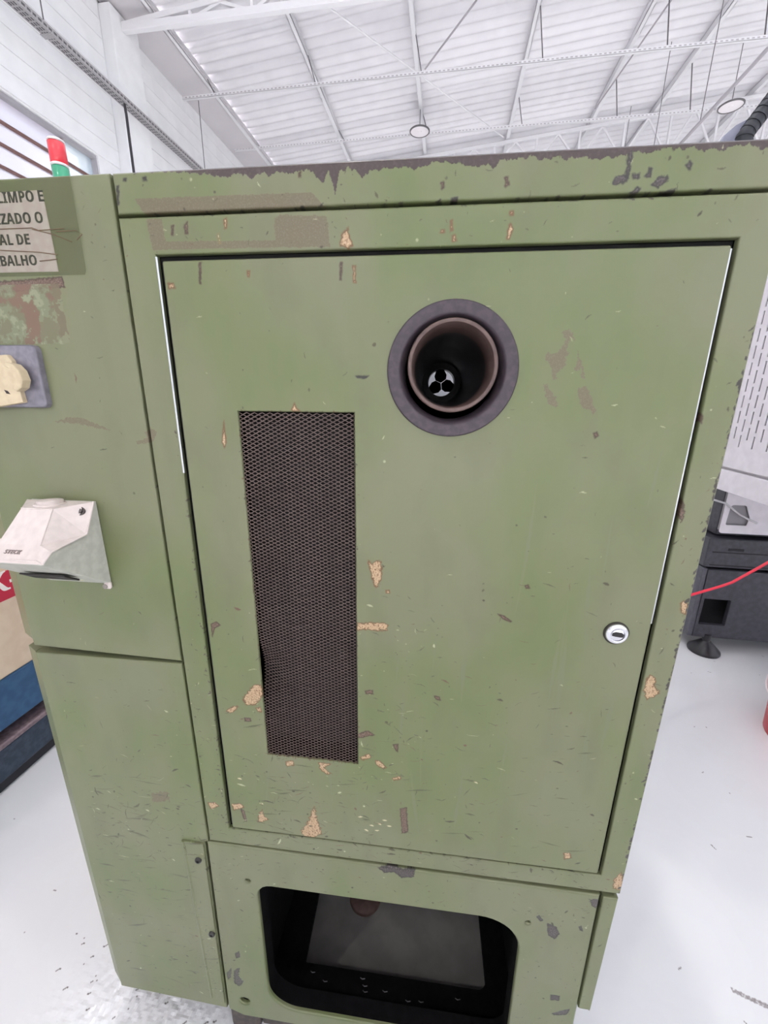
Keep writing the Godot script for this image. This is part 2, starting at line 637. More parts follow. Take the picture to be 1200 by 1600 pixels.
func chip(l: Array, kind: int, ragged := 1.4) -> void:
	var p := PackedVector2Array()
	for i in range(0, l.size(), 2):
		p.append(to_px(l[i], l[i + 1]))
	var lo := p[0]; var hi := p[0]
	for q in p:
		lo = lo.min(q); hi = hi.max(q)
	var main: Color = [c8(186, 156, 120), c8(104, 82, 68), c8(108, 98, 77), c8(72, 64, 62), c8(196, 186, 152), c8(112, 114, 86)][kind]
	var rim: Color = [c8(112, 80, 52), c8(70, 54, 42), c8(100, 91, 70), c8(48, 44, 42), c8(124, 112, 78), c8(108, 112, 82)][kind]
	for y in range(int(lo.y) - 3, int(hi.y) + 4):
		for x in range(int(lo.x) - 3, int(hi.x) + 4):
			var q := Vector2(x + ragged * 2.2 * fine.get_noise_2d(x * 1.0, y * 1.0), y + ragged * 2.2 * fine.get_noise_2d(x + 531.0, y - 77.0))
			var dist := 1e9
			for i in p.size():
				dist = minf(dist, q.distance_to(Geometry2D.get_closest_point_to_segment(q, p[i], p[(i + 1) % p.size()])))
			var g := grain.get_noise_2d(x * 0.6, y * 0.6)
			if Geometry2D.is_point_in_polygon(q, p):
				if kind == SMEAR:
					dab(x, y, main, 0.3 * clampf(dist / 6.0, 0.1, 1.0))
				elif kind == GLUE:
					dab(x, y, main.lightened(clampf(g * 0.16, 0, 0.3)), 0.9)
				elif dist < 1.5:
					dab(x, y, rim, 0.9, 0.62)
				else:
					var c := main.lightened(clampf(g * 0.35, 0, 0.3)).darkened(clampf(-g * 0.4, 0, 0.3))
					if kind == TAN and fine.get_noise_2d(x * 2.2, y * 1.2) > 0.33: c = rim
					dab(x, y, c, 1.0, 0.3)
			elif dist < 1.6 and kind != GLUE and kind != SMEAR:
				dab(x, y, rim, 0.55 * (1.0 - dist / 1.6), 0.85)

func stroke(x: float, y: float, length: float, ang: float, width: float, c: Color, a: float, low := 0.55, bow := 0.5) -> void:   # metres, px width
	var p := to_px(x, y)
	var n := maxi(2, int(length * px * 1.4))
	var d := Vector2(cos(ang), sin(ang))
	var bend := rng.randf_range(-bow, bow)
	for i in n:
		var q := p + d * (i / 1.4)
		d = d.rotated(bend / n)
		var w := width * (1.0 - absf(2.0 * i / n - 1.0) * 0.6)
		var r := int(ceil(w))
		for yy in range(-r, r + 1):
			for xx in range(-r, r + 1):
				var f := clampf(w - Vector2(xx, yy).length(), 0, 1)
				if f > 0.05 and grain.get_noise_2d(q.x + xx, q.y + yy) > -0.45:
					dab(int(q.x) + xx, int(q.y) + yy, c, a * f, low if f > 0.5 else -1.0)

func scatter(x0: float, y0: float, x1: float, y1: float, count: int, lng: float, pale_share := 0.1, flat := 0.5) -> void:
	for i in count:
		var c := c8(66, 62, 46).lerp(c8(84, 82, 58), rng.randf())
		if rng.randf() < pale_share: c = c8(178, 180, 146)
		elif rng.randf() < 0.15: c = c8(104, 80, 62)
		var ang := rng.randf_range(-0.3, 0.3) if rng.randf() < flat else rng.randf() * TAU
		var big := rng.randf() < 0.12
		stroke(rng.randf_range(x0, x1), rng.randf_range(y0, y1), lng * rng.randf() * rng.randf() + 0.0008, ang, rng.randf_range(1.5, 3.0) if big else rng.randf_range(0.7, 1.5), c, rng.randf_range(0.35, 0.95))

func paint() -> StandardMaterial3D:
	im = Image.create(TW, TH, false, Image.FORMAT_RGB8)
	hm = Image.create(TW, TH, false, Image.FORMAT_RGB8)
	hm.fill(Color.WHITE)
	var sw := 178
	var sh := 256
	var n1 := FastNoiseLite.new(); n1.seed = 2; n1.frequency = 0.022; n1.fractal_octaves = 4
	var n2 := FastNoiseLite.new(); n2.seed = 9; n2.frequency = 0.05; n2.fractal_octaves = 3
	var low := Image.create(sw, sh, false, Image.FORMAT_RGB8)
	for y in sh:
		for x in sw:
			var a := n1.get_noise_2d(x, y * 0.7)
			var b := n2.get_noise_2d(x * 1.6, y * 0.6)
			var c := c8(119, 122, 92)
			c = c.lerp(c8(104, 116, 73), clampf(0.35 + a * 1.3, 0, 1) * 0.8)
			c = c.lerp(c8(122, 122, 92), clampf(b * 1.2, 0, 1) * 0.5)
			c = c.lerp(c8(104, 104, 78), clampf(-b * 1.2 - 0.12, 0, 1) * 0.4)
			low.set_pixel(x, y, c)
	low.resize(TW, TH, Image.INTERPOLATE_CUBIC)
	im.copy_from(low)
	# vertical wipe marks on the door
	for k in 60:
		stroke(rng.randf_range(-0.2, 0.23), rng.randf_range(0.6, 1.1), rng.randf_range(0.03, 0.16), PI / 2 + rng.randf_range(-0.08, 0.08), rng.randf_range(2.5, 6.0), c8(132, 138, 108), 0.05, -1.0, 0.06)
	# removed labels and glue
	chip([-0.2868, 1.3126, -0.1153, 1.3113, -0.1038, 1.3005, -0.1029, 1.293, -0.1029, 1.2925, -0.1457, 1.2939, -0.1513, 1.2921, -0.1513, 1.274, -0.2619, 1.2754, -0.2627, 1.2962, -0.2781, 1.294], SMEAR, 0.4)
	chip([-0.2868, 1.3126, -0.1153, 1.3113, -0.1038, 1.3005, -0.2791, 1.2999], GLUE, 0.5)
	chip([-0.2779, 1.2956, -0.2622, 1.2956, -0.2611, 1.2765, -0.1513, 1.2745, -0.1504, 1.2687, -0.2754, 1.2698], GLUE, 0.6)
	chip([-0.1513, 1.2921, -0.1456, 1.2949, -0.1017, 1.2925, -0.0994, 1.2679, -0.1517, 1.2687], GLUE, 0.9)
	chip([-0.4935, 1.2436, -0.3775, 1.2485, -0.376, 1.2391, -0.4969, 1.2328], BROWN, 1.0)
	var q0 := to_px(-0.50, 1.2418)
	var q1 := to_px(-0.3795, 1.1835)
	for y in range(int(q0.y), int(q1.y)):
		for x in range(maxi(0, int(q0.x)), int(q1.x)):
			var u := (x - q1.x) / px
			var edge := 3.0 * fine.get_noise_2d(x * 0.5, y * 0.5)
			if x > q1.x - 4 + edge or y > q1.y - 3 + edge: continue
			var m1 := fine.get_noise_2d(x * 0.22 + 40.0, y * 0.22) + 0.5 * fine.get_noise_2d(x * 0.7, y * 0.7)
			var c := c8(112, 108, 82)
			if m1 > 0.02: c = c8(122, 126, 98)
			if m1 > 0.34: c = c8(140, 144, 116)
			var red := absf(u + 0.042 + 0.010 * fine.get_noise_2d(3.0, y * 0.16)) < 0.008 + 0.004 * fine.get_noise_2d(9.0, y * 0.2)
			if (red or (m1 < -0.25 and y < q0.y + 40)) and m1 < 0.2: c = c8(118, 90, 74)
			if x > q1.x - 18 + edge * 2.0: c = c8(110, 98, 76) if m1 < 0.12 else c8(124, 126, 98)
			dab(x, y, c, 0.85)
	chip([0.1147, 1.193, 0.1223, 1.195, 0.1261, 1.193, 0.1285, 1.1854, 0.1245, 1.1889, 0.1238, 1.1827, 0.1217, 1.1772, 0.1254, 1.1758, 0.1218, 1.1709, 0.1236, 1.1674, 0.1215, 1.1617, 0.1167, 1.1588, 0.1167, 1.1531, 0.1133, 1.1509, 0.1116, 1.1588, 0.1095, 1.1645, 0.1035, 1.1723, 0.1074, 1.1765, 0.1106, 1.1737, 0.116, 1.1765, 0.1196, 1.1827, 0.121, 1.1882], GLUE, 1.6)
	chip([0.132, 1.1771, 0.1375, 1.166, 0.1436, 1.1525, 0.1391, 1.1539, 0.1371, 1.1631, 0.1341, 1.1589, 0.1309, 1.1617, 0.1337, 1.1674], GLUE, 1.6)
	chip([0.1057, 1.1465, 0.1094, 1.1465, 0.1146, 1.14, 0.1212, 1.1282, 0.1194, 1.1244, 0.116, 1.1281, 0.1129, 1.1288, 0.1081, 1.1384], GLUE, 1.6)
	chip([0.137, 1.1423, 0.1431, 1.1456, 0.1481, 1.1409, 0.1535, 1.1285, 0.1567, 1.1219, 0.1541, 1.1196, 0.1503, 1.1255, 0.1461, 1.124, 0.1409, 1.1299], GLUE, 1.6)
	chip([-0.4202, 1.1039, -0.4025, 1.109, -0.3869, 1.1092, -0.3725, 1.1039, -0.3524, 1.0959, -0.3697, 1.0984, -0.3884, 1.1023, -0.4077, 1.1034], GLUE, 1.2)
	chip([-0.3253, 1.0845, -0.3102, 1.0883, -0.3122, 1.0945, -0.3039, 1.0995, -0.2986, 1.0947, -0.3033, 1.0842, -0.3228, 1.081], GLUE, 1.0)
	chip([-0.2991, 0.5314, -0.2584, 0.5428, -0.2573, 0.533, -0.2979, 0.524], SMEAR, 2.0)
	chip([-0.3887, 0.5674, -0.3611, 0.5762, -0.3616, 0.5591, -0.3873, 0.5503], GLUE, 3.0)
	# pale filler showing where the paint has chipped off
	chip([-0.0647, 0.9582, -0.0596, 0.9531, -0.0546, 0.9573, -0.0495, 0.9568, -0.0479, 0.9404, -0.0515, 0.9282, -0.0544, 0.9232, -0.0581, 0.9294, -0.0611, 0.9428], TAN)
	chip([-0.0772, 0.8767, -0.0451, 0.8792, -0.0406, 0.8761, -0.042, 0.8692, -0.0527, 0.8675, -0.0719, 0.8685, -0.0773, 0.8647], TAN)
	chip([-0.2305, 0.7535, -0.212, 0.7772, -0.2035, 0.776, -0.2021, 0.7605, -0.2127, 0.7463, -0.2262, 0.7429], TAN, 2.2)
	chip([-0.2557, 0.7305, -0.2431, 0.7411, -0.237, 0.7397, -0.2479, 0.7282], TAN)
	chip([-0.2133, 0.7392, -0.206, 0.743, -0.2058, 0.7349, -0.2111, 0.7344], TAN)
	chip([-0.2189, 1.109, -0.2188, 1.0962, -0.2184, 1.086, -0.2213, 1.079, -0.2235, 1.0859, -0.2217, 1.0961], TAN, 0.5)
	chip([-0.1494, 0.5575, -0.1409, 0.5826, -0.1381, 0.5593, -0.134, 0.5454, -0.1326, 0.5322, -0.1443, 0.5216, -0.1585, 0.5229, -0.1628, 0.5322, -0.1546, 0.5445], TAN, 2.4)
	chip([-0.2245, 0.553, -0.2178, 0.565, -0.216, 0.5507, -0.2096, 0.5468, -0.2197, 0.5403, -0.2265, 0.5404], TAN, 1.6)
	chip([-0.1782, 0.6569, -0.1673, 0.6594, -0.1659, 0.6519, -0.177, 0.6471], TAN)
	chip([-0.1317, 0.6608, -0.115, 0.6608, -0.1249, 0.653, -0.1137, 0.6435, -0.1235, 0.6421, -0.1303, 0.65], TAN)
	chip([-0.0552, 0.6751, -0.0484, 0.6739, -0.0398, 0.6643, -0.0449, 0.6615, -0.0535, 0.6668], TAN, 0.8)
	chip([-0.0319, 0.6482, -0.0218, 0.6528, -0.02, 0.6476, -0.031, 0.6439], TAN, 0.8)
	chip([0.2706, 0.9263, 0.2737, 0.9296, 0.279, 0.9254, 0.2795, 0.9133, 0.274, 0.9152], TAN, 0.8)
	chip([0.2534, 0.8268, 0.2573, 0.8357, 0.2635, 0.8312, 0.2637, 0.8226, 0.2716, 0.8131, 0.264, 0.8053, 0.2589, 0.803, 0.2544, 0.8131], TAN, 1.6)
	chip([0.2688, 0.5166, 0.2748, 0.5297, 0.2812, 0.5154, 0.2803, 0.4958, 0.2693, 0.4974], TAN, 1.6)
	chip([-0.0865, 1.2794, -0.0829, 1.2833, -0.0806, 1.2741, -0.0771, 1.2688, -0.0814, 1.2664, -0.0892, 1.2676, -0.0896, 1.2733], TAN)
	chip([0.061, 1.291, 0.0643, 1.2913, 0.0646, 1.2875, 0.0614, 1.2876], TAN, 0.6)
	chip([0.0607, 1.277, 0.0624, 1.2823, 0.065, 1.2778, 0.063, 1.269, 0.0602, 1.2696], TAN, 0.6)
	chip([0.0101, 1.2854, 0.0123, 1.2863, 0.0128, 1.2774, 0.0106, 1.2765], TAN, 0.6)
	chip([0.002, 1.2782, 0.0054, 1.2786, 0.0055, 1.2761, 0.0021, 1.2762], TAN, 0.6)
	chip([0.0118, 1.274, 0.0152, 1.2744, 0.0166, 1.2693, 0.0127, 1.2689], TAN, 0.8)
	chip([-0.2288, 1.2577, -0.2262, 1.2576, -0.2292, 1.2388, -0.2304, 1.2394], BROWN, 0.7)
	chip([-0.2638, 1.24, -0.257, 1.2405, -0.2563, 1.2359, -0.2631, 1.2354], TAN, 1.0)
	chip([-0.181, 1.2495, -0.1778, 1.2495, -0.1789, 1.244, -0.1808, 1.2446], TAN, 0.4)
	chip([-0.09, 1.2545, -0.0876, 1.2545, -0.0891, 1.2395, -0.0904, 1.2401], BROWN, 0.6)
	chip([-0.0779, 1.2516, -0.0755, 1.2521, -0.0751, 1.2366, -0.0775, 1.2372], TAN, 0.8)
	chip([-0.2004, 1.2931, -0.1971, 1.294, -0.198, 1.2858, -0.2005, 1.2853], TAN, 0.6)
	chip([-0.2404, 1.2892, -0.2361, 1.2927, -0.2374, 1.2827, -0.2406, 1.2828], BROWN, 0.8)
	chip([-0.2533, 1.2896, -0.2506, 1.29, -0.2525, 1.2816, -0.2544, 1.2816], BROWN, 0.5)
	chip([-0.2087, 1.2808, -0.206, 1.2818, -0.205, 1.2733, -0.207, 1.2728], PALE, 0.5)
	chip([-0.3013, 0.5632, -0.2902, 0.5661, -0.2841, 0.5597, -0.2968, 0.5516], TAN, 0.8)
	chip([0.1984, 0.5524, 0.2056, 0.5536, 0.2092, 0.5449, 0.2006, 0.541], TAN, 1.0)
	chip([-0.2638, 0.5676, -0.2499, 0.5709, -0.2447, 0.5645, -0.261, 0.5559], TAN, 1.0)
	chip([-0.2508, 0.5611, -0.2454, 0.5571, -0.2432, 0.5378, -0.2471, 0.5384], BROWN, 0.6)
	chip([-0.0207, 0.5963, -0.0121, 0.5999, -0.0092, 0.5561, -0.0171, 0.5512], BROWN, 1.0)
	chip([-0.1698, 0.6132, -0.1632, 0.6164, -0.1622, 0.5817, -0.1678, 0.5809], SMEAR, 1.0)
	chip([-0.0788, 0.7138, -0.0645, 0.7216, -0.0561, 0.7155, -0.0771, 0.7079], BROWN, 1.0)
	chip([-0.0757, 0.6767, -0.0637, 0.6846, -0.0603, 0.6787, -0.0723, 0.6718], TAN, 1.0)
	chip([-0.0684, 0.782, -0.0587, 0.7839, -0.0579, 0.7783, -0.0676, 0.7773], BROWN, 0.8)
	chip([0.1571, 1.1024, 0.1605, 1.1037, 0.1622, 1.1, 0.159, 1.0975], BROWN, 0.4)
	chip([0.1091, 0.9369, 0.113, 0.9387, 0.1149, 0.9342, 0.1109, 0.9332], BROWN, 0.4)
	chip([-0.044, 0.9215, -0.0396, 0.9218, -0.0388, 0.9178, -0.0433, 0.9175], TAN, 0.4)
	chip([0.0833, 0.9004, 0.0906, 0.8985, 0.0996, 0.8919, 0.0983, 0.891, 0.0895, 0.8944], BROWN, 0.3)
	chip([-0.0759, 1.1541, -0.063, 1.1542, -0.0669, 1.1517, -0.0746, 1.1523], DARK, 0.5)
	chip([-0.1444, 1.1205, -0.1405, 1.1282, -0.1388, 1.1225, -0.1342, 1.1193, -0.1424, 1.1185], TAN, 0.5)
	chip([-0.2306, 0.7229, -0.2217, 0.7229, -0.2221, 0.7177, -0.2302, 0.7168], BROWN, 0.5)
	chip([0.0173, 0.7832, 0.0235, 0.7829, 0.0253, 0.7775, 0.0198, 0.7779], BROWN, 0.6)
	chip([-0.0319, 0.7031, -0.0253, 0.7049, -0.0259, 0.6915, -0.0293, 0.6952], BROWN, 0.5)
	chip([-0.3215, 0.7337, -0.3091, 0.7162, -0.2784, 0.7134, -0.2782, 0.7071, -0.3062, 0.7102], SMEAR, 0.5)
	chip([-0.2616, 0.8608, -0.2544, 0.8649, -0.2491, 0.86, -0.2571, 0.8558, -0.262, 0.8426], BROWN, 0.4)
	for p in [[[-0.0513, 0.5647]], [[-0.0442, 0.5717]], [[-0.0621, 0.5594]], [[-0.0378, 0.5621]], [[-0.0548, 0.551]], [[-0.0694, 0.5499]], [[0.0737, 0.6564]], [[-0.0783, 0.5723]], [[-0.2495, 0.6169]], [[-0.2209, 0.5753]]]:
		stroke(p[0][0], p[0][1], 0.006, 0.1, 2.4, c8(206, 196, 160), 0.9)
	# dark primer
	chip([-0.0509, 0.4784, -0.0305, 0.4834, -0.0184, 0.4805, 0.0027, 0.4819, 0.0013, 0.4688, -0.0153, 0.4644, -0.0275, 0.4737, -0.0415, 0.4698], DARK, 1.2)
	chip([0.194, 0.4115, 0.2058, 0.4087, 0.2127, 0.3954, 0.2073, 0.3818, 0.1975, 0.3893], DARK, 1.0)
	chip([0.2165, 0.2574, 0.2296, 0.2578, 0.23, 0.2471, 0.2179, 0.2454], DARK, 1.2)
	chip([0.2235, 0.2138, 0.248, 0.2315, 0.2452, 0.2165, 0.2268, 0.2099], DARK, 1.0)
	chip([0.1777, 0.4227, 0.1809, 0.4261, 0.1872, 0.4168, 0.1839, 0.4147], DARK, 0.6)
	chip([0.2366, 0.414, 0.2396, 0.4173, 0.2429, 0.406, 0.2392, 0.4079], DARK, 0.6)
	chip([-0.2965, 0.1896, -0.2865, 0.1987, -0.2909, 0.1758, -0.2828, 0.1642, -0.2912, 0.1483, -0.2997, 0.1565], DARK, 1.8)
	chip([-0.3113, 0.1792, -0.3018, 0.1933, -0.3054, 0.1688, -0.3107, 0.1623], DARK, 1.0)
	chip([-0.2911, 0.2337, -0.2836, 0.2419, -0.2827, 0.2276, -0.2899, 0.2226], DARK, 1.0)
	chip([0.2425, 0.4709, 0.2586, 0.4754, 0.2582, 0.4551, 0.2493, 0.4584], DARK, 2.4)
	chip([0.1527, 1.3324, 0.1562, 1.3322, 0.1556, 1.3115, 0.1526, 1.3117], DARK, 1.0)
	chip([0.1443, 1.3129, 0.1543, 1.3138, 0.1541, 1.3084, 0.1442, 1.307], DARK, 1.4)
	chip([0.1737, 1.3059, 0.1797, 1.311, 0.1855, 1.3121, 0.1863, 1.3076, 0.18, 1.3038], DARK, 1.2)
	chip([0.1677, 1.3115, 0.1706, 1.3176, 0.1733, 1.3166, 0.1728, 1.3108], DARK, 1.0)
	chip([0.1985, 1.3181, 0.2008, 1.3215, 0.2032, 1.3188, 0.2021, 1.3149], DARK, 0.8)
	chip([0.1589, 1.301, 0.1638, 1.3049, 0.1661, 1.3035, 0.1637, 1.2995], DARK, 1.0)
	chip([0.1583, 1.3137, 0.1638, 1.3139, 0.1638, 1.3107, 0.1593, 1.3105], DARK, 1.0)
	chip([0.1706, 1.3006, 0.1746, 1.3009, 0.174, 1.2986], DARK, 0.6)
	chip([0.1797, 1.3002, 0.1943, 1.3019, 0.1947, 1.3001, 0.182, 1.2988], DARK, 1.0)
	chip([-0.3031, 1.3235, -0.301, 1.3244, -0.304, 1.308, -0.3061, 1.3076], DARK, 0.8)
	chip([-0.2763, 1.329, -0.2724, 1.3293, -0.2721, 1.3268, -0.2761, 1.326], DARK, 0.8)
	chip([-0.2956, 1.3293, -0.2923, 1.3291, -0.2933, 1.3272, -0.2959, 1.3273], DARK, 0.6)
	chip([-0.0003, 1.3141, 0.0025, 1.3149, 0.0038, 1.3106, 0.0016, 1.3093], BROWN, 0.8)
	chip([0.0545, 1.3161, 0.0571, 1.3164, 0.0588, 1.3094, 0.0557, 1.3086], BROWN, 0.8)
	chip([-0.1264, 1.3268, -0.124, 1.3277, -0.1248, 1.3234, -0.1266, 1.3234], BROWN, 0.6)
	chip([-0.1123, 1.3276, -0.1093, 1.328, -0.1094, 1.3261, -0.1118, 1.3262], DARK, 0.4)
	chip([0.0098, 1.3019, 0.0153, 1.3026, 0.0155, 1.2993, 0.0105, 1.299], DARK, 0.8)
	chip([0.2488, 1.1264, 0.253, 1.1195, 0.2534, 1.1124, 0.2503, 1.1165], BROWN, 0.6)
	chip([0.2474, 1.039, 0.2507, 1.0404, 0.2559, 1.0261, 0.2543, 1.016, 0.2506, 1.0226], BROWN, 1.4)
	# worn top edge of the lid, with runs
	var xs := [215, 250, 300, 350, 420, 470, 520, 538, 546, 556, 564, 590, 600, 612, 640, 690, 710, 760, 800, 830, 870, 900, 950, 985, 1000, 1050, 1100, 1130, 1150, 1180, 1196]
	var ds := [2, 3, 6, 11, 15, 12, 12, 30, 13, 40, 13, 15, 27, 15, 17, 14, 9, 14, 18, 9, 10, 13, 15, 14, 9, 10, 9, 13, 9, 11, 5]
	var x_of := []
	for x in xs: x_of.append(-0.3066 + (x - 174) / 1021.0 * 0.5693)
	for ix in range(int(to_px(x_of[0], 1).x), int(to_px(0.283, 1).x)):
		var xm: float = ix / float(TW) * 0.92 - 0.60
		var k := 0
		while k < x_of.size() - 2 and x_of[k + 1] < xm: k += 1
		var d: float = lerpf(ds[k], ds[k + 1], clampf((xm - x_of[k]) / (x_of[k + 1] - x_of[k]), 0, 1)) * 0.00062 * px
		d += 6.0 * fine.get_noise_2d(ix * 0.3, 40.0) + 4.0 * fine.get_noise_2d(ix * 1.0, 90.0)
		var top := int(to_px(0, 1.3345).y)
		for iy in range(top - 30, top + int(maxf(d, 1.0))):
			var edge := top + d - iy
			dab(ix, iy, c8(70, 58, 56).lightened(clampf(grain.get_noise_2d(ix * 0.3, iy * 0.3) * 0.12, 0, 0.2)), 1.0, 0.4)
			if edge < 1.5: dab(ix, iy, c8(52, 46, 42), 0.6)
	# bare right edge of the frame, frame edges round the door, seams
	for k in 150:
		stroke(0.2795 + rng.randf_range(-0.0015, 0.001), rng.randf_range(0.49, 1.2), rng.randf_range(0.001, 0.007), PI / 2 + rng.randf_range(-0.3, 0.3), rng.randf_range(1.0, 3.2), c8(62, 58, 54), 0.9)
	for k in 60:
		stroke(-0.274 + rng.randf_range(-0.003, 0.001), rng.randf_range(0.52, 1.1), rng.randf_range(0.001, 0.006), PI / 2 + rng.randf_range(-0.4, 0.4), rng.randf_range(0.8, 2.2), c8(70, 62, 54), 0.8)
		stroke(rng.randf_range(-0.27, 0.24), 0.5185 + rng.randf_range(-0.003, 0.004), rng.randf_range(0.002, 0.01), rng.randf_range(-0.2, 0.2), rng.randf_range(0.8, 2.0), c8(66, 66, 50), 0.6)
		stroke(rng.randf_range(-0.3, 0.27), 1.2985 + rng.randf_range(-0.002, 0.002), rng.randf_range(0.001, 0.006), rng.randf_range(-0.3, 0.3), rng.randf_range(0.8, 2.2), c8(60, 56, 48), 0.8)
		stroke(-0.307 + rng.randf_range(-0.002, 0.002), rng.randf_range(0.5, 1.3), rng.randf_range(0.001, 0.005), PI / 2, rng.randf_range(0.7, 1.6), c8(66, 62, 52), 0.7)
	for e in [[-0.2025, 1.118, -0.078, 1.118], [-0.202, 0.6645, -0.078, 0.6645], [-0.2025, 0.665, -0.2025, 1.118], [-0.0775, 0.665, -0.0775, 1.118]]:
		for k in 50:
			var t := rng.randf()
			stroke(lerpf(e[0], e[2], t), lerpf(e[1], e[3], t), rng.randf_range(0.0005, 0.004), rng.randf() * TAU, rng.randf_range(0.7, 1.8), c8(100, 76, 56) if rng.randf() < 0.6 else c8(66, 60, 48), 0.8)
	# scratches and knocks, thicker low down
	scatter(-0.52, 0.10, -0.33, 0.42, 180, 0.022, 0.12)
	scatter(-0.50, 0.42, -0.31, 0.60, 210, 0.022, 0.10)
	scatter(-0.50, 0.60, -0.31, 0.78, 60, 0.02, 0.15)
	scatter(-0.345, 0.10, -0.31, 0.30, 110, 0.01, 0.2)
	scatter(-0.52, 0.80, -0.31, 1.32, 60, 0.012, 0.1, 0.2)
	scatter(-0.26, 0.525, -0.04, 0.67, 190, 0.02, 0.16)
	scatter(-0.08, 0.53, 0.24, 0.80, 170, 0.018, 0.08)
	scatter(-0.08, 0.80, 0.24, 0.95, 60, 0.016, 0.12)
	scatter(-0.08, 0.64, 0.02, 0.88, 90, 0.014, 0.2)
	scatter(-0.26, 0.67, -0.205, 0.90, 40, 0.012, 0.1)
	scatter(-0.26, 0.95, 0.24, 1.255, 90, 0.008, 0.15, 0.2)
	scatter(-0.305, 0.49, 0.275, 0.517, 120, 0.016, 0.1, 0.8)
	scatter(-0.305, 0.52, -0.275, 0.85, 70, 0.009, 0.15, 0.2)
	scatter(0.255, 0.52, 0.28, 1.2, 60, 0.01, 0.2, 0.1)
	scatter(-0.305, 1.265, 0.27, 1.333, 110, 0.007, 0.2, 0.15)
	scatter(-0.31, 0.07, -0.24, 0.47, 90, 0.01, 0.1, 0.3)
	scatter(0.165, 0.07, 0.28, 0.47, 110, 0.01, 0.1, 0.3)
	scatter(-0.31, 0.41, 0.25, 0.478, 120, 0.012, 0.1, 0.6)
	for k in 60:
		stroke(rng.randf_range(-0.51, -0.345), rng.randf_range(0.11, 0.6), rng.randf_range(0.006, 0.05), rng.randf_range(-0.25, 0.15), rng.randf_range(1.2, 4.0), c8(84, 80, 62), rng.randf_range(0.05, 0.2), -1.0, 0.3)
	for k in 45:
		stroke(rng.randf_range(-0.25, 0.2), rng.randf_range(0.53, 0.72), rng.randf_range(0.008, 0.04), rng.randf_range(-0.3, 0.3), rng.randf_range(0.8, 3.0), c8(78, 78, 52), rng.randf_range(0.08, 0.25), -1.0, 0.1)
	var m := mat(Color.WHITE, 0.36)
	m.albedo_texture = ImageTexture.create_from_image(im)
	m.heightmap_enabled = true
	m.heightmap_texture = ImageTexture.create_from_image(hm)
	m.heightmap_scale = 0.03
	m.texture_repeat = false
	return m

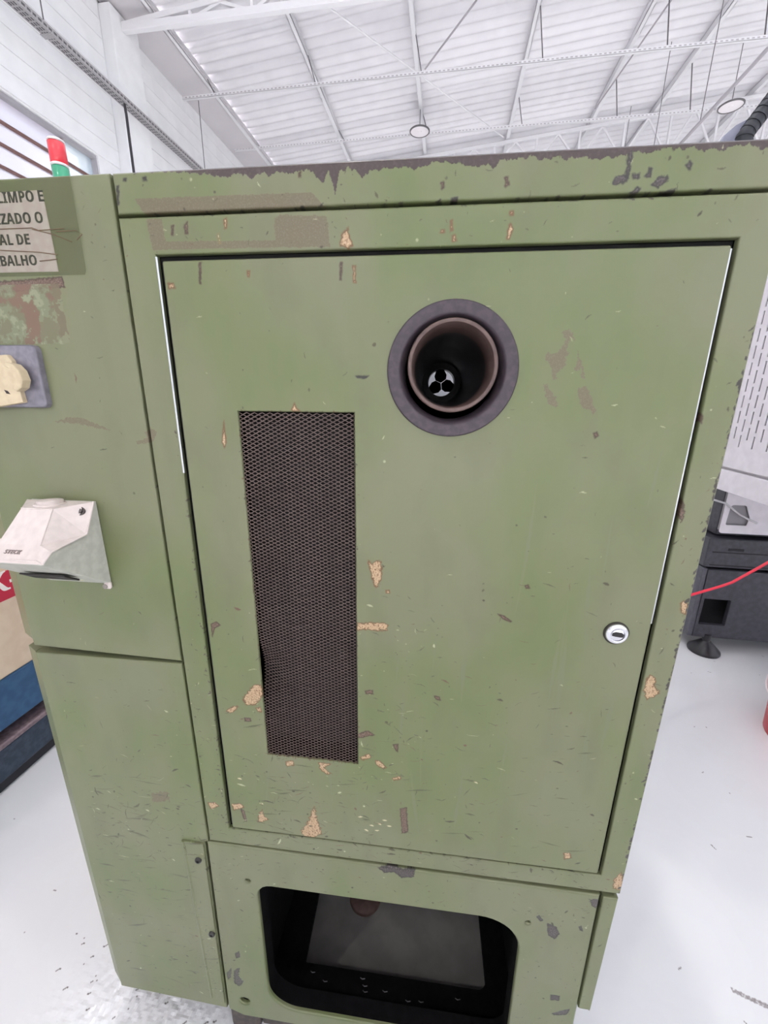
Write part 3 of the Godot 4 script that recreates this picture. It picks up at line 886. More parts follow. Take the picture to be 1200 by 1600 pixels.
# ---------------------------------------------------------------- the green machine (its front face lies in its own z = 0)
func build_machine() -> void:
	var skin := paint()
	var plain := noisy(c8(102, 113, 75), c8(116, 122, 88), 0.03, 3.0, 0.45, 51)
	var black := noisy(c8(12, 11, 12), c8(18, 17, 18), 0.05, 4.0, 0.9, 52)
	black.metallic_specular = 0.2
	var steel := mat(c8(150, 148, 150), 0.3, 0.9)
	var iron := noisy(c8(64, 58, 55), c8(84, 74, 68), 0.05, 6.0, 0.55, 53)
	var mc := thing("lathe", "worn green lathe headstock cabinet with access door, round spindle bore and mesh vent", "lathe")
	mc.rotation.y = 0.03933
	mc.position = Vector3(0, 0, -0.42).rotated(Vector3.UP, 0.03933)
	# frame round the door
	begin()
	plate(rect(-0.3068, 0.4875, 0.2812, 1.2975), [rect(-0.2727, 0.5180, 0.2516, 1.2650)], 0.0, 0.006, 0.0018)
	put("headstock_frame", skin, mc)
	begin()
	plate(rect(-0.3060, 0.4880, 0.2805, 1.2970), [rect(-0.2725, 0.5182, 0.2514, 1.2648)], -0.0062, 0.024, 0.0)
	put("frame_core", black, mc)
	begin()
	plate(rect(-0.2724, 0.5183, 0.2513, 1.2647), [rect(-0.262, 0.527, 0.241, 1.254)], -0.0072, 0.008, 0.0)  # black ring put in to darken the gap like deep shade
	put("gap_shade_strip", mat(c8(18, 17, 17), 0.9), mc, "black strip standing in for shade in the door gap")
	begin()
	box(Vector3(-0.306, 0.49, -0.62), Vector3(-0.275, 1.297, -0.0304))
	put("side_wall", plain, mc)
	begin()
	box(Vector3(0.2545, 0.49, -0.62), Vector3(0.281, 1.297, -0.0304))
	put("side_wall", plain, mc)
	begin()
	box(Vector3(-0.275, 0.486, -0.62), Vector3(0.2545, 0.50, -0.031)); box(Vector3(-0.275, 1.28, -0.62), Vector3(0.2545, 1.297, -0.031))
	plate(rect(-0.275, 0.50, 0.2545, 1.28), [circle(Vector2(0.0185, 1.1632), 0.05, 32)], -0.60, 0.02, 0.0)
	box(Vector3(-0.2748, 0.502, -0.598), Vector3(-0.2725, 1.279, -0.0305)); box(Vector3(0.2520, 0.502, -0.598), Vector3(0.2543, 1.279, -0.0305))
	put("inner_lining", black, mc)
	# lid
	begin()
	plate(rect(-0.3068, 1.3000, 0.2812, 1.3340), [], 0.0, 0.62, 0.0022)
	put("top_cover", skin, mc)
	var bare := mat(c8(200, 204, 204), 0.28, 0.85)  # bright metal for thin strips that stand in for edge highlights
	begin()
	tube([Vector3(-0.2727, 1.050, -0.0010), Vector3(-0.2727, 1.2635, -0.0010)], 0.0013, 10)
	put("edge_highlight", bare, mc, "bright steel strip added for the highlight on the worn edge")
	begin()
	tube([Vector3(0.2466, 0.900, -0.0003), Vector3(0.2466, 1.2570, -0.0003)], 0.0010, 10)
	put("edge_highlight", bare, mc, "bright steel strip added for the highlight on the worn edge")
	build_door(mc, skin, black, steel)
	build_spindle(mc, iron, black)
	# electrical cabinet on the left
	begin()
	plate(PackedVector2Array([Vector2(-0.5205, 0.8070), Vector2(-0.3092, 0.8010), Vector2(-0.3092, 1.3340), Vector2(-0.5205, 1.3340)]), [], 0.0, 0.02, 0.0018)
	put("cabinet_panel", skin, mc)
	begin()
	box(Vector3(-0.5205, 0.81, -0.6), Vector3(-0.31, 1.333, -0.0202), 0.002)
	put("cabinet_body", plain, mc)
	begin()
	flange(-0.5205, -0.5440, 0.8165, 1.3340, -0.5205, -0.5440)
	put("cabinet_flange", skin, mc)
	begin()
	plate(PackedVector2Array([Vector2(-0.5240, 0.0905), Vector2(-0.3205, 0.0800), Vector2(-0.3150, 0.4825), Vector2(-0.3092, 0.4838), Vector2(-0.3092, 0.7975), Vector2(-0.5215, 0.7965)]), [], 0.0, 0.02, 0.0018)
	put("lower_panel", skin, mc)
	begin()
	flange(-0.5240, -0.5440, 0.1000, 0.7970, -0.5215, -0.5440)
	put("lower_flange", skin, mc)
	begin()
	box(Vector3(-0.518, 0.095, -0.6), Vector3(-0.322, 0.795, -0.0202))
	put("lower_body", plain, mc)
	begin()
	plate(PackedVector2Array([Vector2(-0.3440, 0.1100), Vector2(-0.3212, 0.0990), Vector2(-0.3160, 0.4815), Vector2(-0.3480, 0.4835)]), [], 0.0030, 0.0030, 0.0012)
	tube([Vector3(-0.3440, 0.1110, 0.0012), Vector3(-0.3480, 0.4830, 0.0012)], 0.0030, 12)
	put("panel_step", skin, mc)
	for q in [Vector2(-0.3272, 0.4484), Vector2(-0.3241, 0.2819)]:
		begin()
		lathe([Vector2(0.0052, -0.002), Vector2(0.0052, 0.0015), Vector2(0.0040, 0.0028), Vector2(0.0024, 0.0030), Vector2(0.0022, 0.0010), Vector2(0.0, 0.0010)], Vector3(q.x, q.y, 0.0035), 18)
		put("bolt", mat(c8(58, 56, 54), 0.5, 0.4), mc)
	# base casting
	begin()
	var hole := rounded([Vector2(-0.2385, 0.1055), Vector2(0.1630, 0.1040), Vector2(0.1600, 0.4050), Vector2(-0.2390, 0.4045)], [0.052, 0.03, 0.062, 0.024], 10)
	plate(PackedVector2Array([Vector2(-0.3185, 0.0790), Vector2(-0.29, 0.066), Vector2(0.2615, 0.066), Vector2(0.2590, 0.236), Vector2(0.2570, 0.4800), Vector2(-0.3128, 0.4838)]), [hole, circle(Vector2(-0.2845, 0.1085), 0.0085, 20), circle(Vector2(0.1678, 0.4073), 0.0024, 12), circle(Vector2(-0.2532, 0.4113), 0.0032, 12)], 0.0, 0.006, 0.003)
	put("base_casting", skin, mc)
	begin()
	plate(rect(-0.312, 0.068, 0.2565, 0.4795), [hole], -0.0062, 0.024, 0.0)
	put("casting_core", black, mc)
	begin()
	plate(PackedVector2Array([Vector2(0.2598, 0.2370), Vector2(0.2778, 0.2365), Vector2(0.2798, 0.4795), Vector2(0.2600, 0.4795)]), [], 0.0012, 0.25, 0.002)
	put("side_lip", skin, mc)
	begin()
	box(Vector3(-0.318, 0.066, -0.62), Vector3(-0.262, 0.485, -0.0302)); box(Vector3(0.190, 0.066, -0.62), Vector3(0.2585, 0.485, -0.0302)); box(Vector3(-0.262, 0.43, -0.62), Vector3(0.19, 0.4855, -0.0302))
	box(Vector3(-0.262, 0.066, -0.62), Vector3(0.19, 0.43, -0.60))
	put("base_wall", black, mc)
	begin()
	xf = Transform3D(Basis(Vector3(1, 0, 0), Vector3(0, 0, -1), Vector3(0, 1, 0)), Vector3(0, 0.072, 0))
	plate(rect(-0.2615, 0.0305, 0.1895, 0.599), [rounded([Vector2(-0.2020, 0.080), Vector2(0.1450, 0.080), Vector2(0.1420, 0.52), Vector2(-0.2150, 0.52)], [0.004, 0.016, 0.02, 0.02])], 0.0, 0.012, 0.001)
	xf = Transform3D()
	put("drip_tray", black, mc)
	for k in 9:
		begin()
		var a := Vector3(rng.randf_range(-0.2, 0.1), 0.0735, rng.randf_range(-0.072, -0.04))
		tube([a, a + Vector3(0.004, 0.003, 0.003), a + Vector3(0.009, 0.001, 0.001)], 0.0007, 6)
		put("metal_shaving", steel, mc)
	for x in [-0.325, 0.20]:
		begin()
		box(Vector3(x, 0.0, -0.6), Vector3(x + 0.055, 0.0655, -0.012), 0.004)
		put("support_rail", iron, mc)
	begin()
	box(Vector3(-0.27, 0.0, -0.055), Vector3(0.2, 0.0655, -0.02), 0.004)
	put("support_rail", iron, mc)
	begin()
	box(Vector3(-0.27, 0.0, -0.60), Vector3(0.2, 0.0655, -0.56), 0.004)
	put("support_rail", iron, mc)
	build_sticker(mc)
	build_switch(mc)
	build_socket(mc)

func build_door(mc: Node3D, skin: Material, black: Material, steel: Material) -> void:
	var dr := node("door", mc)
	begin()
	plate(rrect(-0.2668, 0.5215, 0.2468, 1.2597, 0.002, 2), [rect(-0.2022, 0.6645, -0.0780, 1.1180), circle(Vector2(0.0185, 1.1590), 0.0560, 48)], 0.001, 0.0030, 0.0014)
	put("door_leaf", skin, dr)
	# expanded metal
	begin()
	var lx := 0.00845
	var sy := 0.00435
	var x0 := -0.2022
	var x1 := -0.0780
	var y0 := 0.6645
	var rows := int(0.4535 / sy * 2.0)
	var zed := func(x: float, y: float) -> float:
		return -0.0010 - 0.011 * exp(-(pow((x + 0.200) / 0.022, 2.0) + pow((y - 0.800) / 0.035, 2.0))) - 0.0004 * sin((y - 0.66) * 14.0)
	for k in rows:
		var cols := int((x1 - x0) / lx * 2.0) + 1
		for i in cols:
			var xa := minf(x0 + i * lx / 2.0, x1)
			var xb := minf(xa + lx / 2.0, x1)
			if xb - xa < 0.0005: continue
			var up := (i + k) % 2 == 0
			var ya := y0 + (k + (0.0 if up else 1.0)) * sy / 2.0
			var yb := y0 + (k + (1.0 if up else 0.0)) * sy / 2.0
			var za: float = zed.call(xa, ya) + (0.0004 if up else -0.0004)
			var zb: float = zed.call(xb, yb) + (-0.0004 if up else 0.0004)
			var h := Vector3(0, 0.00055, 0.0002)
			var a := Vector3(xa, ya, za); var b := Vector3(xb, yb, zb)
			var t := Vector3(0, 0, -0.0008)
			quad(a - h, b - h, b + h, a + h)
			quad(a + h, b + h, b + h + t, a + h + t)
			quad(a - h + t, b - h + t, b - h, a - h)
	put("vent_mesh", noisy(c8(92, 78, 74), c8(112, 96, 90), 0.05, 6.0, 0.5, 61), dr, "dark brown expanded metal mesh")
	begin()
	box(Vector3(-0.215, 0.652, -0.0450), Vector3(-0.065, 1.13, -0.0435))
	put("vent_backing", mat(c8(20, 17, 17), 0.8), dr)
	# ring round the bore
	begin()
	lathe([Vector2(0.0622, 0.0005), Vector2(0.0628, 0.0025), Vector2(0.0616, 0.0042), Vector2(0.0520, 0.0046), Vector2(0.0508, 0.0040), Vector2(0.0500, 0.0020), Vector2(0.0470, -0.008), Vector2(0.0466, -0.028)], Vector3(0.0185, 1.1590, 0), 72)
	put("bore_ring", noisy(c8(62, 54, 62), c8(78, 68, 74), 0.05, 8.0, 0.55, 62), dr, "dark rubber ring round the bore")
	# lock
	var lk := Vector3(0.2122, 0.8862, 0.001)
	begin()
	lathe([Vector2(0.0134, 0.0), Vector2(0.0134, 0.0014), Vector2(0.0126, 0.0020), Vector2(0.0110, 0.0022)], lk, 40)
	put("door_lock", mat(c8(52, 48, 44), 0.6, 0.3), dr, "round key lock").set_meta("label", "round key lock")
	begin()
	lathe([Vector2(0.0122, 0.0), Vector2(0.0120, 0.0028), Vector2(0.0108, 0.0046), Vector2(0.0084, 0.0054), Vector2(0.0076, 0.0050), Vector2(0.0074, 0.0030), Vector2(0.0066, 0.0030), Vector2(0.0066, 0.0046), Vector2(0.0060, 0.0050), Vector2(0.0, 0.0050)], lk, 48)
	put("lock_cylinder", mat(c8(222, 222, 226), 0.14, 1.0), dr, "chrome lock cylinder")
	begin()
	plate(rounded([Vector2(-0.0062, -0.0018), Vector2(-0.0025, -0.0022), Vector2(0.0025, -0.0022), Vector2(0.0062, -0.0018), Vector2(0.0062, 0.0018), Vector2(0.003, 0.0036), Vector2(-0.003, 0.0036), Vector2(-0.0062, 0.0018)], [0.0008], 3), [], 0.0062, 0.001, 0.0002)
	var kh := put("keyhole", mat(c8(24, 20, 20), 0.4), dr)
	kh.position = lk - Vector3(0, 0, 0.0008)
	kh.rotation.z = -0.12

func build_spindle(mc: Node3D, iron: Material, black: Material) -> void:
	var sp := node("spindle", mc)
	var c := Vector3(0.0188, 1.1630, 0.0)
	begin()
	lathe([Vector2(0.0432, -0.47), Vector2(0.0432, 0.0022), Vector2(0.0424, 0.0036), Vector2(0.0404, 0.0040), Vector2(0.0394, 0.0034), Vector2(0.0386, 0.0), Vector2(0.0386, -0.06)], c, 72)
	put("spindle_tube", noisy(c8(88, 70, 66), c8(106, 86, 80), 0.05, 6.0, 0.45, 63), sp)
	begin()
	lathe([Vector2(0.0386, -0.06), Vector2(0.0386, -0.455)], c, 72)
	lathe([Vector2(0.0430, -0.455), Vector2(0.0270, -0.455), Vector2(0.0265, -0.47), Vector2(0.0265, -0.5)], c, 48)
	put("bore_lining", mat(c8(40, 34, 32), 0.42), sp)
	for k in 3:
		begin()
		var t := deg_to_rad(97 + 120 * k)
		var pts := PackedVector2Array()
		for q in [[0.0009, 0.0], [0.0068, 0.0107], [0.0150, 0.0125], [0.0264, 0.0078], [0.0264, -0.0078], [0.0150, -0.0125], [0.0068, -0.0107]]:
			pts.append(Vector2(q[0], q[1]).rotated(t))
		plate(pts, [], 0.0, 0.02, 0.0005)
		var j := put("chuck_jaw", black, sp)
		j.position = c + Vector3(0, 0, -0.475)

func build_sticker(mc: Node3D) -> void:
	var s := node("label_sticker", mc, "white paper sticker with black capital lettering under clear film")
	var paper := noisy(c8(214, 196, 190), c8(224, 210, 204), 0.03, 10.0, 0.6, 71)
	begin()
	plate(PackedVector2Array([Vector2(-0.505, 1.2535), Vector2(-0.3792, 1.2528), Vector2(-0.3807, 1.3228), Vector2(-0.505, 1.3215)]), [], 0.0007, 0.0006, 0.0001)
	put("paper", paper, s)
	var ink := mat(c8(44, 40, 46), 0.6)
	text("LIMPO E", 0.0092, Vector3(-0.3796, 1.3101, 0.0008), ink, s)
	text("ORGANIZADO O", 0.0092, Vector3(-0.3846, 1.2922, 0.0008), ink, s)
	text("LOCAL DE", 0.0092, Vector3(-0.4032, 1.2742, 0.0008), ink, s)
	text("TRABALHO", 0.0092, Vector3(-0.4, 1.2557, 0.0008), ink, s)
	begin()
	for l in [[Vector3(-0.4338, 1.2914, 0.0012), Vector3(-0.3984, 1.2914, 0.0012), Vector3(-0.392, 1.289, 0.0012), Vector3(-0.364, 1.2898, 0.0012)], [Vector3(-0.3987, 1.2903, 0.0012), Vector3(-0.3776, 1.2853, 0.0012), Vector3(-0.3584, 1.2782, 0.0012)], [Vector3(-0.4389, 1.273, 0.0012), Vector3(-0.3967, 1.2703, 0.0012), Vector3(-0.3762, 1.2675, 0.0012)], [Vector3(-0.3729, 1.2874, 0.0012), Vector3(-0.3521, 1.2878, 0.0012), Vector3(-0.346, 1.2844, 0.0012), Vector3(-0.3525, 1.2797, 0.0012)], [Vector3(-0.3972, 1.2624, 0.0012), Vector3(-0.3771, 1.2636, 0.0012)]]:
		tube(l, 0.00045, 5)
	put("crease", mat(c8(112, 82, 66), 0.6), s)
	var film := mat(Color(0.42, 0.44, 0.30, 0.16), 0.2)
	film.metallic_specular = 0.1
	film.transparency = BaseMaterial3D.TRANSPARENCY_ALPHA
	begin()
	plate(PackedVector2Array([Vector2(-0.515, 1.249), Vector2(-0.3500, 1.2492), Vector2(-0.3480, 1.2530), Vector2(-0.3484, 1.3325), Vector2(-0.515, 1.3325)]), [], 0.0016, 0.0003, 0.0001)
	put("clear_film", film, s)

func build_switch(mc: Node3D) -> void:
	var s := node("isolator_switch", mc, "beige rotary isolator switch on a grey plate")
	begin()
	plate(rrect(-0.4830, 1.1190, -0.4172, 1.1836, 0.006), [], 0.0075, 0.0075, 0.0022)
	put("switch_plate", noisy(c8(116, 112, 122), c8(132, 128, 138), 0.04, 8.0, 0.35, 72), s)
	var cream := noisy(c8(202, 184, 152), c8(212, 196, 164), 0.04, 8.0, 0.5, 73)
	begin()
	plate(rounded([Vector2(-0.4904, 1.1709), Vector2(-0.5027, 1.1151), Vector2(-0.4395, 1.1246), Vector2(-0.4425, 1.1677), Vector2(-0.447, 1.1734)], [0.001, 0.001, 0.001, 0.002, 0.002], 3), [], 0.0125, 0.006, 0.0008)
	put("dial", cream, s)
	begin()
	plate(rounded([Vector2(-0.4441, 1.162), Vector2(-0.439, 1.1589), Vector2(-0.4355, 1.1525), Vector2(-0.4353, 1.1449), Vector2(-0.4386, 1.1384), Vector2(-0.4355, 1.1359), Vector2(-0.4284, 1.1398), Vector2(-0.4249, 1.1475), Vector2(-0.4269, 1.157), Vector2(-0.4326, 1.1633), Vector2(-0.4403, 1.1651)], [0.0008], 3), [], 0.0215, 0.0095, 0.0012)
	put("knob", cream, s)
	begin()
	plate(PackedVector2Array([Vector2(-0.459, 1.1378), Vector2(-0.4547, 1.1365), Vector2(-0.4525, 1.1332), Vector2(-0.457, 1.1338)]), [], 0.0128, 0.0002, 0.00005)
	put("pointer_mark", mat(c8(54, 42, 40), 0.6), s)

func build_socket(mc: Node3D) -> void:
	var s := node("socket_outlet", mc, "cream angled industrial socket outlet with a closed top plug")
	var grey := noisy(c8(186, 186, 176), c8(198, 198, 188), 0.04, 8.0, 0.45, 81)
	var cream := noisy(c8(212, 200, 194), c8(224, 212, 206), 0.04, 8.0, 0.4, 82)
	var xr := -0.3862
	var xl := -0.4700
	# wedge against the panel
	begin()
	xf = Transform3D(Basis(Vector3(0, 0, 1), Vector3(0, -1, 0), Vector3(1, 0, 0)), Vector3(xr, 0, 0))
	plate(PackedVector2Array([Vector2(0.0, -0.9070), Vector2(0.0800, -0.9655), Vector2(0.0735, -0.9710), Vector2(0.0680, -0.9755), Vector2(0.0220, -0.9790), Vector2(0.0040, -1.0125), Vector2(0.0, -1.0130)]), [], 0.0, xr - xl, 0.0012)
	xf = Transform3D()
	put("wall_box", grey, s)
	# front housing: rim at the wedge, facets up to a narrower front
	begin()
	var p := {}
	var m := (xr + xl) / 2.0
	for sd in [["r", 1.0], ["l", -1.0]]:
		var half := (xr - xl) / 2.0
		var fx := func(v: Vector2) -> float: return m + sd[1] * v.x
		p["a" + sd[0]] = Vector3(fx.call(Vector2(half + 0.0010, 0)), 1.0138, 0.0055)
		p["b" + sd[0]] = Vector3(fx.call(Vector2(half + 0.0010, 0)), 0.9800, 0.0235)
		p["c" + sd[0]] = Vector3(fx.call(Vector2(half + 0.0010, 0)), 0.9762, 0.0690)
		p["d" + sd[0]] = Vector3(fx.call(Vector2(half - 0.0010, 0)), 0.9665, 0.0800)
		p["e" + sd[0]] = Vector3(fx.call(Vector2(0.0190, 0)), 1.0118, 0.0350)
		p["f" + sd[0]] = Vector3(fx.call(Vector2(0.0250, 0)), 0.9800, 0.0630)
		p["g" + sd[0]] = Vector3(fx.call(Vector2(0.0330, 0)), 0.9690, 0.0780)
		p["h" + sd[0]] = Vector3(fx.call(Vector2(half - 0.002, 0)), 0.9630, 0.0700)
		p["k" + sd[0]] = Vector3(fx.call(Vector2(half - 0.002, 0)), 1.0120, 0.0040)
	hull([["al", "ar", "er", "el"], ["el", "er", "fr", "fl"], ["ar", "br", "er"], ["br", "cr", "fr", "er"], ["al", "bl", "el"], ["bl", "cl", "fl", "el"],
		["fl", "fr", "gr", "gl"], ["fr", "cr", "dr", "gr"], ["fl", "cl", "dl", "gl"], ["gl", "gr", "dr", "dl"], ["dl", "dr", "hr", "hl"],
		["al", "ar", "kr", "kl"]], p, Vector3(m, 0.985, 0.03))
	put("hinged_cover", cream, s)
	begin()
	tube([p["ar"], p["br"], p["cr"], p["dr"]], 0.0011, 8)
	tube([p["er"], p["fr"]], 0.0008, 8); tube([p["el"], p["er"]], 0.0008, 8); tube([p["gl"], p["gr"], p["dr"]], 0.0010, 8)
	put("cover_edge", cream, s)
	# cap on the top
	begin()
	xf = upright(Vector3(-0.4280, 1.0115, 0.0180)) * Transform3D(Basis(Vector3.RIGHT, -0.05).scaled(Vector3.ONE * 0.85), Vector3.ZERO)
	lathe([Vector2(0.0185, 0.0), Vector2(0.0185, 0.0030), Vector2(0.0172, 0.0036), Vector2(0.0165, 0.0030), Vector2(0.0150, 0.0030), Vector2(0.0146, 0.0066), Vector2(0.0136, 0.0072), Vector2(0.0, 0.0072)], Vector3.ZERO, 36)
	box(Vector3(-0.0095, -0.0010, 0.0072), Vector3(0.0095, 0.0010, 0.0080))
	xf = Transform3D()
	put("blank_cap", cream, s)
	# screws
	begin()
	xf = Transform3D(Basis(Vector3.UP, 0.2), Vector3(-0.3935, 1.0055, 0.0175)) * Transform3D(Basis(Vector3.RIGHT, -0.5), Vector3.ZERO)
	lathe([Vector2(0.0052, -0.004), Vector2(0.0052, 0.0006), Vector2(0.0046, 0.0010), Vector2(0.0036, 0.0004), Vector2(0.0030, 0.0004), Vector2(0.0028, 0.0016), Vector2(0.0, 0.0018)], Vector3.ZERO, 24)
	xf = Transform3D()
	put("screw", mat(c8(96, 90, 88), 0.35, 0.8), s)
	begin()
	tube([Vector3(-0.3985, 0.9990, 0.0255), Vector3(-0.3995, 0.9930, 0.0300), Vector3(-0.3985, 0.9880, 0.0325)], 0.0007, 6)
	put("rust_run", mat(c8(112, 92, 80), 0.7), s)
	begin()
	box(Vector3(-0.3935, 0.9020, 0.0005), Vector3(-0.3845, 0.9110, 0.0065), 0.002)
	put("screw_lug", cream, s)
	begin()
	lathe([Vector2(0.0030, 0.0), Vector2(0.0030, 0.0010), Vector2(0.0024, 0.0014), Vector2(0.0, 0.0014)], Vector3(-0.3905, 0.9062, 0.0065), 20)
	put("screw", mat(c8(150, 142, 136), 0.3, 0.8), s)
	# hinge slot and clip underneath
	begin()
	xf = Transform3D(Basis(Vector3.RIGHT, -0.63), Vector3(-0.4280, 0.9345, 0.0400))
	box(Vector3(-0.026, -0.0025, -0.012), Vector3(0.030, -0.0005, 0.010), 0.0004)
	xf = Transform3D()
	put("outlet_slot", mat(c8(34, 28, 26), 0.6), s)
	begin()
	box(Vector3(-0.4240, 0.9170, 0.0080), Vector3(-0.4190, 0.9270, 0.0150), 0.001); box(Vector3(-0.4150, 0.9160, 0.0080), Vector3(-0.4110, 0.9280, 0.0150), 0.001)
	put("clip", mat(c8(206, 202, 168), 0.5), s)
	var word := text("STECK", 0.0034, Vector3(-0.4190, 0.9724, 0.0738), mat(c8(150, 136, 132), 0.6), s, "Droid Sans", true, 0.0012, Basis(Vector3.RIGHT, 0.0))
	word.rotation.x = -0.93

# ---------------------------------------------------------------- machines beside it, floor things
func build_neighbours() -> void:
	# left: cream machine with a blue plinth; its near face is x = -1.235
	var cream := noisy(c8(224, 200, 172), c8(232, 210, 184), 0.03, 2.0, 0.5, 91)
	var blue := noisy(c8(36, 82, 122), c8(48, 94, 134), 0.04, 2.5, 0.45, 92)
	var navy := noisy(c8(40, 56, 74), c8(58, 72, 90), 0.05, 3.0, 0.5, 93)
	var lm := thing("grinding_machine", "cream and blue machine with a red name strip, left of the green lathe", "machine", Vector3(-1.7, 0, -1.6))
	lm.position = Vector3.ZERO
	begin()
	box(Vector3(-2.4, 0.336, -2.6), Vector3(-1.235, 1.30, -0.35), 0.006)
	put("upper_body", cream, lm)
	begin()
	box(Vector3(-2.1, 1.30, -2.3), Vector3(-1.29, 1.46, -1.0), 0.01)
	put("hood", cream, lm)
	begin()
	box(Vector3(-2.4, 0.186, -2.6), Vector3(-1.236, 0.3355, -0.35), 0.004)
	put("blue_band", blue, lm)
	begin()
	box(Vector3(-2.38, 0.146, -2.58), Vector3(-1.30, 0.186, -0.37))
	put("shadow_gap", mat(c8(26, 24, 28), 0.7), lm)
	begin()
	box(Vector3(-2.4, 0.134, -2.6), Vector3(-1.232, 0.150, -0.35), 0.003)
	put("ledge", noisy(c8(120, 102, 108), c8(150, 130, 134), 0.05, 4.0, 0.5, 94), lm)
	begin()
	box(Vector3(-2.4, 0.035, -2.6), Vector3(-1.236, 0.1338, -0.35), 0.004)
	put("plinth", navy, lm)
	begin()
	box(Vector3(-2.36, 0.0, -2.56), Vector3(-1.245, 0.035, -0.39), 0.003)
	put("skirting", mat(c8(34, 34, 40), 0.6), lm)
	var strip := node("name_strip", lm, "red strip with white serif lettering")
	begin()
	box(Vector3(-1.236, 0.560, -1.02), Vector3(-1.2335, 0.643, -0.40), 0.0006)
	put("strip_plate", mat(c8(196, 30, 62), 0.4), strip)
	text("K-", 0.060, Vector3(-1.2333, 0.566, -0.9230), mat(c8(244, 236, 232), 0.5), strip, "Droid Serif", true, 0.001, Basis(Vector3.UP, PI / 2))
	# signal light on its hood
	var tw := thing("signal_light", "red and green stacked signal light standing behind the green cabinet's top edge", "signal light", Vector3(-1.475, 1.46, -1.60))
	var rim := mat(c8(232, 230, 232), 0.35)
	var seg := func(y0: float, y1: float, r: float) -> void:
		begin()
		xf = upright(Vector3(0, y0, 0))
		var h := y1 - y0
		lathe([Vector2(r - 0.003, 0.0), Vector2(r, 0.003), Vector2(r, h - 0.003), Vector2(r - 0.003, h), Vector2(0, h)], Vector3.ZERO, 32)
		xf = Transform3D()
	seg.call(0.0, 0.26, 0.012); put("pole", mat(c8(190, 190, 194), 0.3, 0.8), tw)
	seg.call(0.26, 0.38, 0.0285); put("base_ring", rim, tw)
	var gl := mat(c8(16, 150, 108), 0.18); gl.clearcoat_enabled = true
	var rl := mat(c8(222, 24, 46), 0.18); rl.clearcoat_enabled = true
	seg.call(0.38, 0.4870, 0.0275); put("green_lens", gl, tw, "green ribbed lens")
	seg.call(0.4870, 0.4960, 0.0290); put("collar", rim, tw)
	seg.call(0.4960, 0.5640, 0.0275); put("red_lens", rl, tw, "red ribbed lens")
	seg.call(0.5640, 0.5720, 0.0285); put("cap", rim, tw)
	# right: white and charcoal machining centre; its near face is x = 1.10
	var shell := noisy(c8(226, 222, 228), c8(234, 230, 236), 0.03, 2.0, 0.45, 95)
	var coal := noisy(c8(58, 58, 66), c8(70, 70, 78), 0.04, 3.0, 0.5, 96)
	var coal2 := noisy(c8(80, 80, 88), c8(92, 92, 100), 0.04, 3.0, 0.5, 97)
	var dark := mat(c8(22, 22, 26), 0.6)
	var rm := thing("machining_centre", "white slotted machine housing on a charcoal base, right of the green lathe", "machine")
	# slotted sheet: solid strips and the bridges between slots, real openings
	begin()
	var z := -2.30
	var col := 0
	while z < -0.60:
		box(Vector3(1.10, 0.88, z), Vector3(1.103, 1.80, z + 0.0285))
		var y := 0.88
		var s0 := 0.962 + (0.0 if col % 2 else -0.029)
		if col % 2 == 0: s0 = 0.991
		box(Vector3(1.10, 0.88, z + 0.0285), Vector3(1.103, s0, z + 0.0355))
		y = s0
		while y < 1.76:
			box(Vector3(1.10, y + 0.045, z + 0.0285), Vector3(1.103, minf(y + 0.058, 1.80), z + 0.0355))
			y += 0.058
		box(Vector3(1.10, y, z + 0.0285), Vector3(1.103, 1.80, z + 0.0355))
		z += 0.0355
		col += 1
	put("slotted_cover", shell, rm, "white sheet cover with upright vent slots")
	begin()
	box(Vector3(1.104, 0.92, -2.28), Vector3(1.112, 1.78, -0.62))
	put("vent_backing", dark, rm)
	begin()
	box(Vector3(1.113, 0.80, -2.30), Vector3(1.9, 1.80, -0.60), 0.004)
	put("housing", shell, rm)
	begin()
	box(Vector3(1.10, 0.786, -2.30), Vector3(1.112, 0.8685, -0.60), 0.002)
	put("lower_skirt", shell, rm)
	# bracket
	begin()
	plate(rrect(1.170, 0.588, 1.55, 0.80, 0.012), [rounded([Vector2(1.188, 0.625), Vector2(1.268, 0.625), Vector2(1.272, 0.66), Vector2(1.250, 0.712), Vector2(1.192, 0.712)], [0.006, 0.006, 0.012, 0.012, 0.012], 4)], -1.835, 0.004, 0.001)
	put("bracket", shell, rm, "white sheet bracket with an oblong hole")
	begin()
	box(Vector3(1.172, 0.60, -1.852), Vector3(1.5, 0.78, -1.846))
	put("bracket_web", mat(c8(150, 147, 152), 0.6), rm)
	# base
	begin()
	box(Vector3(1.158, 0.42, -3.0), Vector3(2.2, 0.555, -1.86), 0.004)
	box(Vector3(1.200, 0.56, -3.0), Vector3(2.2, 0.79, -1.90), 0.004)
	put("upper_base", coal, rm)
	begin()
	box(Vector3(1.18, 0.43, -1.861), Vector3(2.2, 0.434, -1.858)); box(Vector3(1.18, 0.49, -1.861), Vector3(2.2, 0.494, -1.858)); box(Vector3(1.24, 0.502, -1.861), Vector3(1.30, 0.512, -1.858))
	put("base_joint", dark, rm)
	begin()
	plate(rect(1.178, 0.075, 2.2, 0.41), [rrect(1.192, 0.140, 1.300, 0.268, 0.004)], -1.854, 0.02, 0.003)
	put("base_front", coal, rm)
	begin()
	box(Vector3(1.158, 0.075, -3.0), Vector3(1.1775, 0.415, -1.856), 0.003)
	put("base_side", coal2, rm)
	begin()
	box(Vector3(1.179, 0.078, -3.0), Vector3(2.2, 0.408, -1.96))
	put("base_core", dark, rm)
	begin()
	lathe([Vector2(0.012, 0.0), Vector2(0.012, 0.014), Vector2(0.008, 0.016), Vector2(0.0, 0.016)], Vector3(1.225, 0.165, -1.955), 20)
	put("bolt", coal2, rm)
